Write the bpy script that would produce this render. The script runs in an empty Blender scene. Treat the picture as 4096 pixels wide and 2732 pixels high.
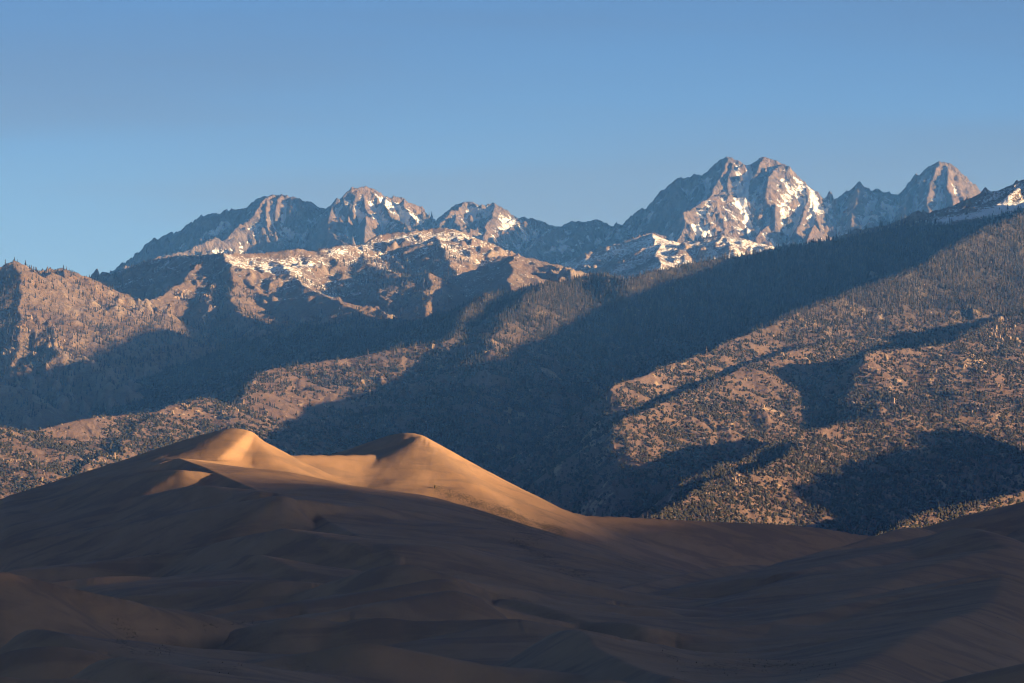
import bpy, math
import numpy as np

# ------------------------------------------------------------------ camera, sky, sun, exposure
F, HZ, CX = 4871.0, 610.0, 512.0          # focal length, horizon row and centre column for a 1024 px wide frame
SUN_AZ, SUN_EL = 74.0, 7.9               # degrees to the right of straight behind the camera; height
VEIL = 1.8
scene = bpy.context.scene
cam_data = bpy.data.cameras.new("camera")
cam_data.sensor_width = 36.0
cam_data.lens = 36.0 * F / 1024.0
cam_data.shift_y = (HZ - 341.5) / 1024.0
cam_data.clip_start, cam_data.clip_end = 1.0, 120000.0
cam = bpy.data.objects.new("camera", cam_data)
cam.rotation_euler = (math.radians(90), 0, 0)
scene.collection.objects.link(cam)
scene.camera = cam

saz, sel = math.radians(SUN_AZ), math.radians(SUN_EL)
TO_SUN = (math.cos(sel) * math.sin(saz), -math.cos(sel) * math.cos(saz), math.sin(sel))
world = bpy.data.worlds.new("World")
scene.world = world
world.use_nodes = True
wn, wl = world.node_tree.nodes, world.node_tree.links
wn.clear()
w_out = wn.new("ShaderNodeOutputWorld")
w_bg = wn.new("ShaderNodeBackground")
w_sky = wn.new("ShaderNodeTexSky")
w_sky.sky_type = 'NISHITA'
w_sky.sun_disc = False
w_sky.sun_elevation = sel
w_sky.sun_rotation = math.atan2(TO_SUN[0], TO_SUN[1])
w_sky.altitude = 2500.0
w_sky.air_density, w_sky.dust_density, w_sky.ozone_density = 0.38, 4.0, 1.6
w_bg.inputs["Strength"].default_value = 0.05
w_tint = wn.new("ShaderNodeMix"); w_tint.data_type = 'RGBA'; w_tint.blend_type = 'MULTIPLY'
w_tint.inputs[0].default_value = 1.0
w_tint.inputs[7].default_value = (0.93, 1.08, 1.30, 1.0)
wl.new(w_sky.outputs[0], w_tint.inputs[6])
# paler air low over the horizon, and a thin veil of high cloud; both all round the sky
w_co = wn.new("ShaderNodeTexCoord")
w_sp = wn.new("ShaderNodeSeparateXYZ")
wl.new(w_co.outputs["Generated"], w_sp.inputs[0])
w_lo = wn.new("ShaderNodeMapRange"); w_lo.interpolation_type = 'SMOOTHSTEP'
w_lo.inputs[1].default_value, w_lo.inputs[2].default_value, w_lo.inputs[3].default_value, w_lo.inputs[4].default_value = 0.05, 0.135, 1.0, 0.0
wl.new(w_sp.outputs[2], w_lo.inputs[0])
w_h = wn.new("ShaderNodeMix"); w_h.data_type = 'RGBA'; w_h.blend_type = 'MULTIPLY'
w_h.inputs[7].default_value = (1.72, 1.36, 1.08, 1.0)
wl.new(w_lo.outputs[0], w_h.inputs[0]); wl.new(w_tint.outputs[2], w_h.inputs[6])
w_mp = wn.new("ShaderNodeMapping"); w_mp.inputs["Scale"].default_value = (2.2, 2.2, 26.0); w_mp.inputs["Location"].default_value = (0.0, 0.0, VEIL)
w_ns = wn.new("ShaderNodeTexNoise"); w_ns.inputs["Scale"].default_value = 1.3; w_ns.inputs["Detail"].default_value = 3.5; w_ns.inputs["Roughness"].default_value = 0.5
w_rp = wn.new("ShaderNodeMapRange"); w_rp.interpolation_type = 'SMOOTHSTEP'
w_rp.inputs[1].default_value, w_rp.inputs[2].default_value, w_rp.inputs[3].default_value, w_rp.inputs[4].default_value = 0.38, 0.60, 0.0, 0.72
w_cl = wn.new("ShaderNodeMix"); w_cl.data_type = 'RGBA'; w_cl.blend_type = 'MULTIPLY'
w_cl.inputs[7].default_value = (1.08, 0.82, 0.72, 1.0)
wl.new(w_co.outputs["Generated"], w_mp.inputs["Vector"]); wl.new(w_mp.outputs[0], w_ns.inputs["Vector"]); wl.new(w_ns.outputs["Fac"], w_rp.inputs[0])
wl.new(w_rp.outputs[0], w_cl.inputs[0]); wl.new(w_h.outputs[2], w_cl.inputs[6])
wl.new(w_cl.outputs[2], w_bg.inputs["Color"])
wl.new(w_bg.outputs[0], w_out.inputs["Surface"])

sun_data = bpy.data.lights.new("sun", 'SUN')
sun_data.energy = 5.0
sun_data.angle = math.radians(0.53)
sun_data.color = (1.0, 0.74, 0.49)
sun = bpy.data.objects.new("sun", sun_data)
from mathutils import Vector
sun.rotation_euler = Vector(TO_SUN).to_track_quat('Z', 'Y').to_euler()
sun.location = (4000, -4000, 4000)
scene.collection.objects.link(sun)
scene.view_settings.view_transform = 'Standard'
scene.view_settings.look = 'None'
scene.view_settings.exposure = 1.55
scene.view_settings.gamma = 1.0
scene.cycles.use_denoising = True
scene.cycles.filter_width = 1.1
scene.cycles.max_bounces = 4
scene.cycles.diffuse_bounces = 2
scene.cycles.volume_bounces = 0

QUICK = False
rng = np.random.default_rng(11)

# ------------------------------------------------------------------ noise
def hsh(ix, iy, seed):
    h = (ix.astype(np.int64) * 374761393 + iy.astype(np.int64) * 668265263 + seed * 1442695041) & 0xFFFFFFFF
    h = ((h ^ (h >> 13)) * 1274126177) & 0xFFFFFFFF
    h = ((h ^ (h >> 16)) * 2246822519) & 0xFFFFFFFF
    return (h ^ (h >> 15)) & 0xFFFFFFFF

def perlin(x, y, seed=0):
    fx, fy = np.floor(x), np.floor(y)
    ix, iy = fx.astype(np.int64), fy.astype(np.int64)
    u, v = x - fx, y - fy
    su, sv = u * u * u * (u * (u * 6 - 15) + 10), v * v * v * (v * (v * 6 - 15) + 10)
    def g(dx, dy):
        a = hsh(ix + dx, iy + dy, seed).astype(np.float32) * np.float32(2 * math.pi / 4294967296.0)
        return np.cos(a) * (u - dx) + np.sin(a) * (v - dy)
    a0 = g(0, 0); a0 += su * (g(1, 0) - a0)
    a1 = g(0, 1); a1 += su * (g(1, 1) - a1)
    return (a0 + sv * (a1 - a0)) * 1.5

def fbm(x, y, wave, octs, seed, gain=0.5):
    s, a, f = 0.0, 1.0, 1.0 / wave
    for o in range(octs):
        s = s + a * perlin(x * f + 17.3 * o, y * f - 9.1 * o, seed + o)
        a *= gain; f *= 2.03
    return s

def ridged(x, y, wave, octs, seed, gain=0.5):
    s, a, f, pr = 0.0, 1.0, 1.0 / wave, 1.0
    for o in range(octs):
        n = 1.0 - np.abs(perlin(x * f + 31.7 * o, y * f + 5.3 * o, seed + o))
        n = n * n
        s = s + a * n * pr
        pr = np.clip(n * 1.2, 0, 1)
        a *= gain; f *= 2.07
    return s

def gullies(x, y, gx, gy, wave, octs, seed, gain=0.45, branch=1.2):
    """Stripes that run down the fall line and branch: the look of water-cut slopes. Returns about -1..1 height and derivatives."""
    H = np.zeros_like(x); DX = np.zeros_like(x); DY = np.zeros_like(x)
    a, f = 1.0, 1.0 / wave
    for o in range(octs):
        ddx, ddy = gy + branch * DY, -(gx + branch * DX)
        m = np.sqrt(ddx * ddx + ddy * ddy) + 1e-6
        k = np.minimum(m * 3.0, 1.0) / m
        ddx, ddy = ddx * k, ddy * k
        px, py = x * f, y * f
        ix, iy = np.floor(px), np.floor(py)
        fx, fy = px - ix, py - iy
        ix, iy = ix.astype(np.int64), iy.astype(np.int64)
        va = np.zeros_like(x); vx = np.zeros_like(x); wt = np.zeros_like(x) + 1e-6
        for i in (-1, 0, 1):
            for j in (-1, 0, 1):
                h = hsh(ix + i, iy + j, seed + o * 7)
                ox, oy = (h & 0xFFFF).astype(np.float32) / np.float32(65536.0), (h >> 16).astype(np.float32) / np.float32(65536.0)
                ppx, ppy = fx - i - 0.25 - ox * 0.5, fy - j - 0.25 - oy * 0.5
                w = np.exp(-2.2 * (ppx * ppx + ppy * ppy))
                mag = (ppx * ddx + ppy * ddy) * (2 * math.pi)
                wt += w
                va += np.cos(mag) * w
                vx -= np.sin(mag) * w
        va /= wt; vx /= wt
        H += a * va
        DX += a * vx * ddx; DY += a * vx * ddy
        a *= gain; f *= 2.0
    return H

# ------------------------------------------------------------------ tracing helpers: photo position + distance -> world point
def reg(x0, y0, s):
    return lambda zx, zy: (x0 + zx / s, y0 + zy / s)
r1, r2, r3 = reg(0, 175, 6.717), reg(300, 175, 6.717), reg(625, 137.5, 5.892)
r4, r5, r6 = reg(0, 325, 6.717), reg(300, 325, 6.717), reg(625, 312.5, 5.892)
r7, r8 = reg(0, 412.5, 4.478), reg(499, 412.5, 4.478)
f1, f2, f3, f4 = reg(0, 475, 7.538), reg(250, 475, 7.538), reg(500, 475, 7.538), reg(749, 475, 7.538)
f6, f7 = reg(650, 137.5, 10.455), reg(800, 150, 10.496)

def T(fn, *pts):
    return [fn(*p) for p in pts]

def world_pts(pts, dist):
    """pts: (px, py) list; dist: number, (start, end), list, or function of the row."""
    n = len(pts)
    if callable(dist):
        ds = [dist(p[1]) for p in pts]
    elif isinstance(dist, (int, float)):
        ds = [float(dist)] * n
    elif len(dist) == n and n != 2:
        ds = list(dist)
    else:
        L = np.r_[0, np.cumsum([math.dist(pts[i], pts[i + 1]) for i in range(n - 1)])]
        ds = np.interp(L / L[-1], np.linspace(0, 1, len(dist)), dist)
    return np.array([((p[0] - CX) / F * d, d, (HZ - p[1]) / F * d) for p, d in zip(pts, ds)])

def smooth_line(P, sub=4):
    out = []
    n = len(P)
    for i in range(n - 1):
        p0, p1, p2, p3 = P[max(i - 1, 0)], P[i], P[i + 1], P[min(i + 2, n - 1)]
        for k in range(sub):
            t = k / sub
            out.append(0.5 * ((2 * p1) + (-p0 + p2) * t + (2 * p0 - 5 * p1 + 4 * p2 - p3) * t * t + (-p0 + 3 * p1 - 3 * p2 + p3) * t ** 3))
    out.append(P[-1])
    return np.array(out)

f32 = np.float32
class Ridge:
    def __init__(self, P, left, right, w=600.0, rnd=0.0, owner=0, reach=4000.0, lin=0.5, cap=None, far=None):
        self.far = far
        self.P, self.left, self.right, self.w, self.rnd, self.owner, self.reach, self.lin, self.cap = P, left, right, w, rnd, owner, reach, lin, cap

def raise_ridges(X, Y, ridges, base, ksm):
    """Height as the smooth maximum of tent-shaped ridges over a base; owner ids and distance to the nearest crest."""
    Z = base.copy()
    own = np.zeros(X.shape, np.int16)
    best = base.copy()
    near = np.full(X.shape, 1e5, X.dtype)
    for R in ridges:
        h = np.full(X.shape, -1e5, X.dtype)
        P = R.P
        ylo, yhi = P[:, 1].min() - R.reach, P[:, 1].max() + R.reach
        rows = np.where((Y[:, 0] >= ylo) & (Y[:, 0] <= yhi))[0]
        if len(rows) == 0:
            continue
        sl = slice(rows[0], rows[-1] + 1)
        x, y = X[sl], Y[sl]
        hb = h[sl]
        nb = near[sl]
        nseg = len(P) - 1
        if R.cap is not None:
            def beyond(e, q):
                ux, uy = e[0] - q[0], e[1] - q[1]
                m = math.hypot(ux, uy) + 1e-9
                vx, vy = x - f32(e[0]), y - f32(e[1])
                pr = (vx * f32(ux / m) + vy * f32(uy / m))
                return np.clip(pr / (0.4 * np.sqrt(vx * vx + vy * vy) + 0.5), 0, 1)
            c0, c1 = beyond(P[0], P[1]), beyond(P[-1], P[-2])
        for i in range(len(P) - 1):
            a, b = [float(v) for v in P[i]], [float(v) for v in P[i + 1]]
            dx, dy = b[0] - a[0], b[1] - a[1]
            L2 = dx * dx + dy * dy + 1e-9
            t0 = ((x - a[0]) * dx + (y - a[1]) * dy) / L2
            t = np.clip(t0, 0, 1)
            ex, ey = x - a[0] - t * dx, y - a[1] - t * dy
            d = np.sqrt(ex * ex + ey * ey)
            side = dx * ey - dy * ex
            sm = np.clip(0.5 + 0.5 * side / (math.sqrt(L2) * (0.15 * d + 1e-3)), 0, 1)
            s = R.right + (R.left - R.right) * sm
            if R.cap is not None:
                k0, k1 = R.cap if isinstance(R.cap, tuple) else (R.cap, R.cap)
                if k0 and i < 0.4 * nseg: s = s + (np.maximum(s, k0) - s) * c0
                if k1 and i >= 0.6 * nseg - 1: s = s + (np.maximum(s, k1) - s) * c1
            dd = np.sqrt(d * d + R.rnd * R.rnd) - R.rnd if R.rnd > 0 else d
            hh = a[2] + t * (b[2] - a[2]) - s * ((1 - R.lin) * R.w * (1 - np.exp(-dd / R.w)) + R.lin * dd)
            if R.far: hh -= R.far[1] * np.maximum(d - R.far[0], 0)
            np.maximum(hb, hh, out=hb)
            np.minimum(nb, d, out=nb)
        o = h > best
        own[o] = R.owner
        best = np.maximum(best, h)
        if ksm > 0:
            k = np.clip(1 - np.abs(Z - h) / ksm, 0, 1)
            Z = np.maximum(Z, h) + k * k * ksm * 0.25
        else:
            Z = np.maximum(Z, h)
    Z = best + (Z - best) * np.clip((near - 6.0) / 45.0, 0, 1)      # troughs are rounded, crests stay where they were traced
    return Z, own, near

def slopes(Z, U, D):
    a = (U - CX) / F
    dzda = np.gradient(Z, axis=1) / np.gradient(a)[None, :]
    dzdd = np.gradient(Z, axis=0) / np.gradient(D)[:, None]
    zx = dzda / D[:, None]
    zy = dzdd - a[None, :] * zx
    return zx, zy

def columns(lo, hi, step, left=-160, right=1180, farright=None):
    c = list(np.arange(lo, hi + 0.01, step))
    l, s = [], step
    x = lo
    while x > left:
        s *= 1.18; x -= s; l.append(x)
    r, s = [], step
    x = c[-1]
    lim = farright or right
    while x < lim:
        s = min(s * 1.12, 30); x += s; r.append(x)
    return np.array(l[::-1] + c + r)

# ------------------------------------------------------------------ mesh helpers
COL = scene.collection
def new_mesh(name, verts, quads, mat, attrs=None, smooth=True):
    me = bpy.data.meshes.new(name)
    nv, nf = len(verts), len(quads)
    k = quads.shape[1]
    me.vertices.add(nv)
    me.vertices.foreach_set("co", np.ascontiguousarray(verts, np.float32).ravel())
    me.loops.add(nf * k)
    me.loops.foreach_set("vertex_index", np.ascontiguousarray(quads, np.int32).ravel())
    me.polygons.add(nf)
    me.polygons.foreach_set("loop_start", np.arange(0, nf * k, k, dtype=np.int32))
    me.polygons.foreach_set("use_smooth", np.full(nf, smooth, bool))
    me.update(calc_edges=True)
    for an, av in (attrs or {}).items():
        at = me.attributes.new(an, 'FLOAT', 'POINT')
        at.data.foreach_set("value", np.ascontiguousarray(av, np.float32))
    if mat:
        me.materials.append(mat)
    return me

def tag(o, label=None, cat=None, group=None, kind=None):
    if label: o["label"] = label
    if cat: o["category"] = cat
    if group: o["group"] = group
    if kind: o["kind"] = kind
    return o

def terrain_objects(X, Y, Z, fown, attrs, specs, mat):
    """fown: owner id per face. specs: {owner: (name, label, category)}"""
    nr, nc = Z.shape
    V = np.stack([X.ravel(), Y.ravel(), Z.ravel()], 1)
    idx = np.arange(nr * nc).reshape(nr, nc)
    Q = np.stack([idx[:-1, :-1], idx[:-1, 1:], idx[1:, 1:], idx[1:, :-1]], -1).reshape(-1, 4)
    fo = fown.reshape(-1)
    for k, (name, label, cat) in specs.items():
        q = Q[fo == k]
        if len(q) == 0:
            continue
        used, inv = np.unique(q, return_inverse=True)
        me = new_mesh(name, V[used], inv.reshape(-1, 4), mat, {a: v.ravel()[used] for a, v in attrs.items()})
        o = bpy.data.objects.new(name, me)
        COL.objects.link(o)
        tag(o, label, cat, None, 'structure')

# ------------------------------------------------------------------ material helpers
class NT:
    def __init__(self, name):
        self.m = bpy.data.materials.new(name)
        self.m.use_nodes = True
        self.n, self.l = self.m.node_tree.nodes, self.m.node_tree.links
        self.bsdf = self.n["Principled BSDF"]
        self.bsdf.inputs["Roughness"].default_value = 0.9
        self.bsdf.inputs["Specular IOR Level"].default_value = 0.15
        self.pos = self.n.new("ShaderNodeNewGeometry").outputs["Position"]
    def link(self, a, b):
        self.l.new(a, b)
    def put(self, sock, v):
        if hasattr(v, "is_linked") or isinstance(v, bpy.types.NodeSocket):
            self.l.new(v, sock)
        else:
            sock.default_value = v
    def scaled(self, sx, sy, sz):
        m = self.n.new("ShaderNodeVectorMath"); m.operation = 'MULTIPLY'
        self.l.new(self.pos, m.inputs[0]); m.inputs[1].default_value = (sx, sy, sz)
        return m.outputs[0]
    def noise(self, scale, detail=4, rough=0.55, vec=None, out="Fac", dist=0.0):
        t = self.n.new("ShaderNodeTexNoise")
        t.inputs["Scale"].default_value = scale
        t.inputs["Detail"].default_value = detail
        t.inputs["Roughness"].default_value = rough
        t.inputs["Distortion"].default_value = dist
        self.l.new(vec or self.pos, t.inputs["Vector"])
        return t.outputs[out]
    def voronoi(self, scale, vec=None, out="Distance", feature='F1'):
        t = self.n.new("ShaderNodeTexVoronoi"); t.feature = feature
        t.inputs["Scale"].default_value = scale
        self.l.new(vec or self.pos, t.inputs["Vector"])
        return t.outputs[out]
    def attr(self, name):
        t = self.n.new("ShaderNodeAttribute"); t.attribute_name = name
        return t.outputs["Fac"]
    def math(self, op, a, b=0.0, c=None, clamp=False):
        t = self.n.new("ShaderNodeMath"); t.operation = op; t.use_clamp = clamp
        self.put(t.inputs[0], a); self.put(t.inputs[1], b)
        if c is not None: self.put(t.inputs[2], c)
        return t.outputs[0]
    def ramp(self, v, lo, hi, a=0.0, b=1.0):
        t = self.n.new("ShaderNodeMapRange"); t.interpolation_type = 'SMOOTHSTEP'
        self.put(t.inputs[0], v)
        t.inputs[1].default_value, t.inputs[2].default_value = lo, hi
        t.inputs[3].default_value, t.inputs[4].default_value = a, b
        return t.outputs[0]
    def mix(self, f, a, b, mode='MIX'):
        t = self.n.new("ShaderNodeMix"); t.data_type = 'RGBA'; t.blend_type = mode
        self.put(t.inputs[0], f)
        self.put(t.inputs[6], a if not isinstance(a, tuple) else (*a, 1.0))
        self.put(t.inputs[7], b if not isinstance(b, tuple) else (*b, 1.0))
        return t.outputs[2]
    def bump(self, h, dist, strength=1.0, prev=None):
        t = self.n.new("ShaderNodeBump")
        t.inputs["Strength"].default_value = strength
        t.inputs["Distance"].default_value = dist
        self.l.new(h, t.inputs["Height"])
        if prev is not None: self.l.new(prev, t.inputs["Normal"])
        return t.outputs[0]
    def done(self, col, normal=None, rough=None):
        self.put(self.bsdf.inputs["Base Color"], col if not isinstance(col, tuple) else (*col, 1.0))
        if normal is not None: self.l.new(normal, self.bsdf.inputs["Normal"])
        if rough is not None: self.put(self.bsdf.inputs["Roughness"], rough)
        return self.m

# rock and snow of the high peaks
t = NT("peak_rock")
big, mid, fin = t.noise(0.004, 4), t.noise(0.03, 5, 0.6), t.noise(0.12, 4, 0.65)
streak = t.noise(0.05, 4, 0.6, t.scaled(1.6, 1.6, 0.28))
rock = t.mix(t.ramp(mid, 0.35, 0.65), (0.090, 0.071, 0.060), (0.185, 0.143, 0.115))
rock = t.mix(t.ramp(big, 0.45, 0.62, 0, 0.6), rock, (0.19, 0.128, 0.09))
sn = t.math('ADD', t.attr("snow"), t.math('MULTIPLY', t.math('SUBTRACT', fin, 0.5), 1.05))
sn = t.math('ADD', sn, t.math('MULTIPLY', t.math('SUBTRACT', streak, 0.5), 0.6))
snow = t.ramp(sn, 0.46, 0.60)
col = t.mix(snow, rock, (0.82, 0.83, 0.86))
bm = t.bump(streak, 26.0, 0.8)
bm = t.bump(fin, 9.0, 0.7, bm)
MAT_PEAK = t.done(col, bm)

# brown upper mountain: grass, scree, light snow
t = NT("alpine_slope")
big, mid, fin = t.noise(0.006, 4), t.noise(0.035, 5, 0.6), t.noise(0.16, 4, 0.7)
g = t.mix(t.ramp(big, 0.4, 0.6), (0.185, 0.118, 0.078), (0.20, 0.142, 0.105))
g = t.mix(t.ramp(fin, 0.42, 0.62), g, (0.125, 0.095, 0.075))
rk = t.ramp(t.math('ADD', t.attr("rock"), t.math('MULTIPLY', t.math('SUBTRACT', mid, 0.5), 0.9)), 0.45, 0.62)
g = t.mix(rk, g, t.mix(fin, (0.15, 0.12, 0.1), (0.30, 0.23, 0.175)))
sn = t.math('ADD', t.attr("snow"), t.math('MULTIPLY', t.math('SUBTRACT', fin, 0.5), 2.0))
sn = t.math('ADD', sn, t.math('MULTIPLY', t.math('SUBTRACT', mid, 0.5), 0.5))
g = t.mix(t.ramp(sn, 0.46, 0.62), g, (0.82, 0.82, 0.84))
bm = t.bump(mid, 16.0, 0.6)
bm = t.bump(fin, 5.0, 0.8, bm)
MAT_ALP = t.done(g, bm)

# foothill soil, dry grass and outcrops
t = NT("foothill_slope")
big, mid, fin = t.noise(0.008, 4), t.noise(0.05, 5, 0.6), t.noise(0.25, 4, 0.7)
g = t.mix(t.ramp(big, 0.38, 0.62), (0.150, 0.094, 0.076), (0.175, 0.117, 0.095))
g = t.mix(t.ramp(fin, 0.35, 0.65), t.mix(0.45, g, (0.10, 0.085, 0.06)), g)
rk = t.ramp(t.math('ADD', t.attr("rock"), t.math('MULTIPLY', t.math('SUBTRACT', mid, 0.5), 1.0)), 0.46, 0.58)
g = t.mix(rk, g, t.mix(fin, (0.22, 0.165, 0.12), (0.40, 0.30, 0.21)))
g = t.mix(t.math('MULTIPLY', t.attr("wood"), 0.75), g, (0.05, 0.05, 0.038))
bm = t.bump(mid, 9.0, 0.6)
bm = t.bump(fin, 2.5, 0.8, bm)
MAT_FOOT = t.done(g, bm)

# sand
t = NT("dune_sand")
big, mid = t.noise(0.012, 4, 0.55), t.noise(0.09, 4, 0.6, t.scaled(1.0, 0.5, 1.0))
fin = t.noise(0.8, 4, 0.7, t.scaled(1.0, 0.45, 1.0))
sand = t.mix(t.ramp(big, 0.35, 0.65), (0.36, 0.216, 0.124), (0.39, 0.240, 0.142))
sand = t.mix(t.ramp(mid, 0.35, 0.7, 0, 0.35), sand, (0.25, 0.16, 0.10))
band = t.noise(0.02, 4, 0.6, t.scaled(0.7, 2.2, 3.0), dist=0.6)
sand = t.mix(t.ramp(band, 0.44, 0.62, 0, 0.42), sand, (0.15, 0.112, 0.092))
vg = t.math('ADD', t.attr("veg"), t.math('MULTIPLY', t.math('SUBTRACT', fin, 0.5), 1.6))
vg = t.math('ADD', vg, t.math('MULTIPLY', t.math('SUBTRACT', mid, 0.5), 0.6))
sand = t.mix(t.ramp(vg, 0.5, 0.75, 0, 0.7), sand, (0.10, 0.075, 0.035))
bm = t.bump(mid, 0.8, 0.5)
bm = t.bump(fin, 0.2, 0.6, bm)
MAT_SAND = t.done(sand, bm)

t = NT("plain_ground")
MAT_GROUND = t.done(t.mix(t.noise(0.01, 5), (0.2, 0.15, 0.09), (0.3, 0.22, 0.14)))

def leaf_material(name, a, b, dead=None, frac=0.0):
    t = NT(name)
    oi = t.n.new("ShaderNodeObjectInfo")
    rnd = oi.outputs["Random"]
    c = t.mix(rnd, a, b)
    if dead:
        c = t.mix(t.math('GREATER_THAN', t.math('FRACT', t.math('MULTIPLY', rnd, 7.31)), 1 - frac), c, dead)
    c = t.mix(t.ramp(t.noise(0.9, 2), 0.35, 0.65, 0, 0.5), c, (0.02, 0.024, 0.016))
    return t.done(c)
MAT_PINYON = leaf_material("pinyon_foliage", (0.034, 0.032, 0.020), (0.060, 0.049, 0.031))
MAT_CONIFER = leaf_material("conifer_foliage", (0.027, 0.026, 0.018), (0.052, 0.043, 0.031), (0.105, 0.08, 0.065), 0.16)
MAT_SNAG = leaf_material("dead_wood", (0.11, 0.085, 0.068), (0.17, 0.13, 0.105))
MAT_TUFT = leaf_material("dune_tuft", (0.14, 0.115, 0.05), (0.20, 0.155, 0.075))
t = NT("outcrop_rock")
mid, fin = t.noise(0.12, 5, 0.65), t.noise(0.6, 4, 0.7)
c = t.mix(t.ramp(mid, 0.35, 0.65), (0.19, 0.135, 0.098), (0.32, 0.235, 0.165))
c = t.mix(t.ramp(fin, 0.45, 0.75, 0, 0.7), c, (0.11, 0.085, 0.066))
bm = t.bump(mid, 5.0, 0.7)
MAT_ROCK = t.done(c, t.bump(fin, 1.5, 0.7, bm))

# ================================================================== the high peaks (about 19 km)
def DP(y): return 19000.0
HEAD = {}
pk = []
def rid(lst, P, l, r, **k):
    lst.append(Ridge(P, l, r, **k))
sky_left = T(r1, (520, 730), (620, 690), (760, 620), (900, 540), (1000, 490), (1080, 420), (1180, 380), (1280, 310), (1370, 265), (1450, 255),
             (1480, 262), (1510, 240), (1600, 235), (1660, 215), (1730, 160), (1830, 122), (1900, 130), (2000, 150), (2110, 200), (2200, 235))
sky_block = T(r2, (180, 240), (245, 160), (275, 180), (300, 130), (350, 85), (440, 80), (480, 95), (570, 140), (640, 150), (690, 155), (740, 190),
              (790, 250), (850, 265), (910, 320))
sky_double = T(r2, (910, 320), (985, 250), (1030, 210), (1100, 180), (1190, 195), (1225, 215), (1265, 190), (1310, 183), (1345, 205), (1450, 285),
               (1560, 290), (1650, 310), (1740, 340), (1830, 310), (1910, 315), (1990, 300), (2060, 330), (2115, 355), (2150, 325))
sky_mass = T(r3, (0, 505), (70, 470), (90, 440), (98, 405), (113, 436), (135, 415), (160, 375), (166, 392), (178, 355), (195, 385), (225, 305), (260, 275), (310, 237), (360, 240),
             (430, 215), (455, 245), (475, 205), (540, 135), (598, 107), (660, 135), (720, 162), (740, 152), (780, 130), (815, 113), (850, 125), (880, 130), (935, 155),
             (965, 225), (1010, 230), (1060, 260), (1110, 330), (1150, 365), (1210, 365))
sky_jag = T(r3, (1210, 365), (1250, 345), (1290, 313), (1335, 300), (1360, 272), (1385, 265), (1415, 290), (1450, 320), (1490, 303), (1530, 325), (1560, 318),
            (1600, 340), (1625, 345), (1640, 315), (1660, 290), (1680, 300), (1710, 285), (1735, 232), (1758, 195), (1790, 160), (1845, 146), (1905, 150), (1955, 172), (1985, 225),
            (2022, 285), (2045, 335), (2060, 400), (2120, 480), (2300, 560), (2700, 600))
rid(pk, world_pts(sky_left, (19300, 18950)), 1.0, 1.05, owner=1, w=900)
rid(pk, world_pts(sky_block, (18800, 19100)), 1.2, 1.15, owner=2, w=900)
rid(pk, world_pts(sky_double, 19000), 1.0, 1.0, owner=3, w=900)
rid(pk, world_pts(sky_mass, 19050), 1.1, 1.5, owner=4, w=800)
rid(pk, world_pts(sky_jag, 19050), 1.1, 1.4, owner=5, w=800)
# ribs running from the crests towards the valley (order: low/near -> crest)
def rib(fn, pts, d0, d1, l=1.0, r=0.9, owner=1, w=500):
    rid(pk, world_pts(T(fn, *pts), (d0, d1)), l, r, owner=owner, w=w, reach=1500)
rib(r1, [(1500, 540), (1480, 470), (1550, 400), (1620, 330), (1700, 280), (1740, 200), (1830, 122)], 18350, 19000, 1.3, 0.9, 1)
rib(r1, [(900, 620), (1000, 580), (1100, 540), (1230, 520), (1330, 470), (1450, 415)], 18150, 18450, 1.0, 0.9, 1)
rib(r1, [(1850, 290), (1860, 220), (1880, 150), (1895, 130)], 18800, 18995, 1.6, 1.5, 1, 200)
rib(r1, [(1950, 260), (1945, 200), (1955, 145)], 18850, 18995, 1.6, 1.5, 1, 200)
rib(r1, [(2010, 240), (2000, 190), (2005, 152)], 18860, 18995, 1.6, 1.5, 1, 200)
rib(r1, [(1790, 330), (1790, 240), (1800, 170), (1830, 125)], 18700, 18995, 1.6, 1.5, 1, 200)
rib(r2, [(260, 430), (190, 380), (200, 250), (245, 160)], 18350, 18900, 1.6, 0.75, 2)
rib(r2, [(300, 200), (285, 165), (310, 120), (350, 85)], 18800, 18945, 1.6, 0.9, 2, 300)
rib(r2, [(490, 300), (440, 220), (430, 140), (440, 80)], 18650, 18945, 1.6, 1.2, 2, 250)
rib(r2, [(430, 420), (440, 340), (445, 270)], 18350, 18600, 1.8, 1.5, 2, 200)
rib(r2, [(700, 330), (600, 270), (570, 200), (580, 145)], 18500, 18945, 1.4, 1.0, 2, 300)
rib(r2, [(760, 280), (700, 220), (690, 158)], 18750, 18945, 1.5, 1.1, 2, 250)
rib(r2, [(1240, 370), (1285, 270), (1300, 220), (1310, 183)], 18550, 18995, 1.5, 1.0, 3, 400)
rib(r2, [(930, 350), (1000, 250), (1060, 230), (1100, 182)], 18600, 18995, 1.2, 1.0, 3, 400)
rib(r2, [(1090, 370), (1050, 320), (1040, 260)], 18450, 18800, 1.4, 1.0, 3, 300)
rib(r2, [(1000, 420), (1130, 360), (1250, 380), (1350, 350), (1450, 290)], 18250, 18950, 1.1, 0.9, 3, 500)
rib(r2, [(1540, 520), (1600, 430), (1700, 360), (1740, 342)], 18300, 18990, 1.1, 0.9, 3, 500)
rib(r2, [(1560, 590), (1750, 480), (1840, 400), (1910, 318)], 18250, 18990, 1.0, 1.0, 3, 500)
rib(r2, [(1850, 600), (2000, 500), (2100, 420), (2115, 358)], 18250, 18990, 1.1, 1.0, 3, 500)
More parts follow.
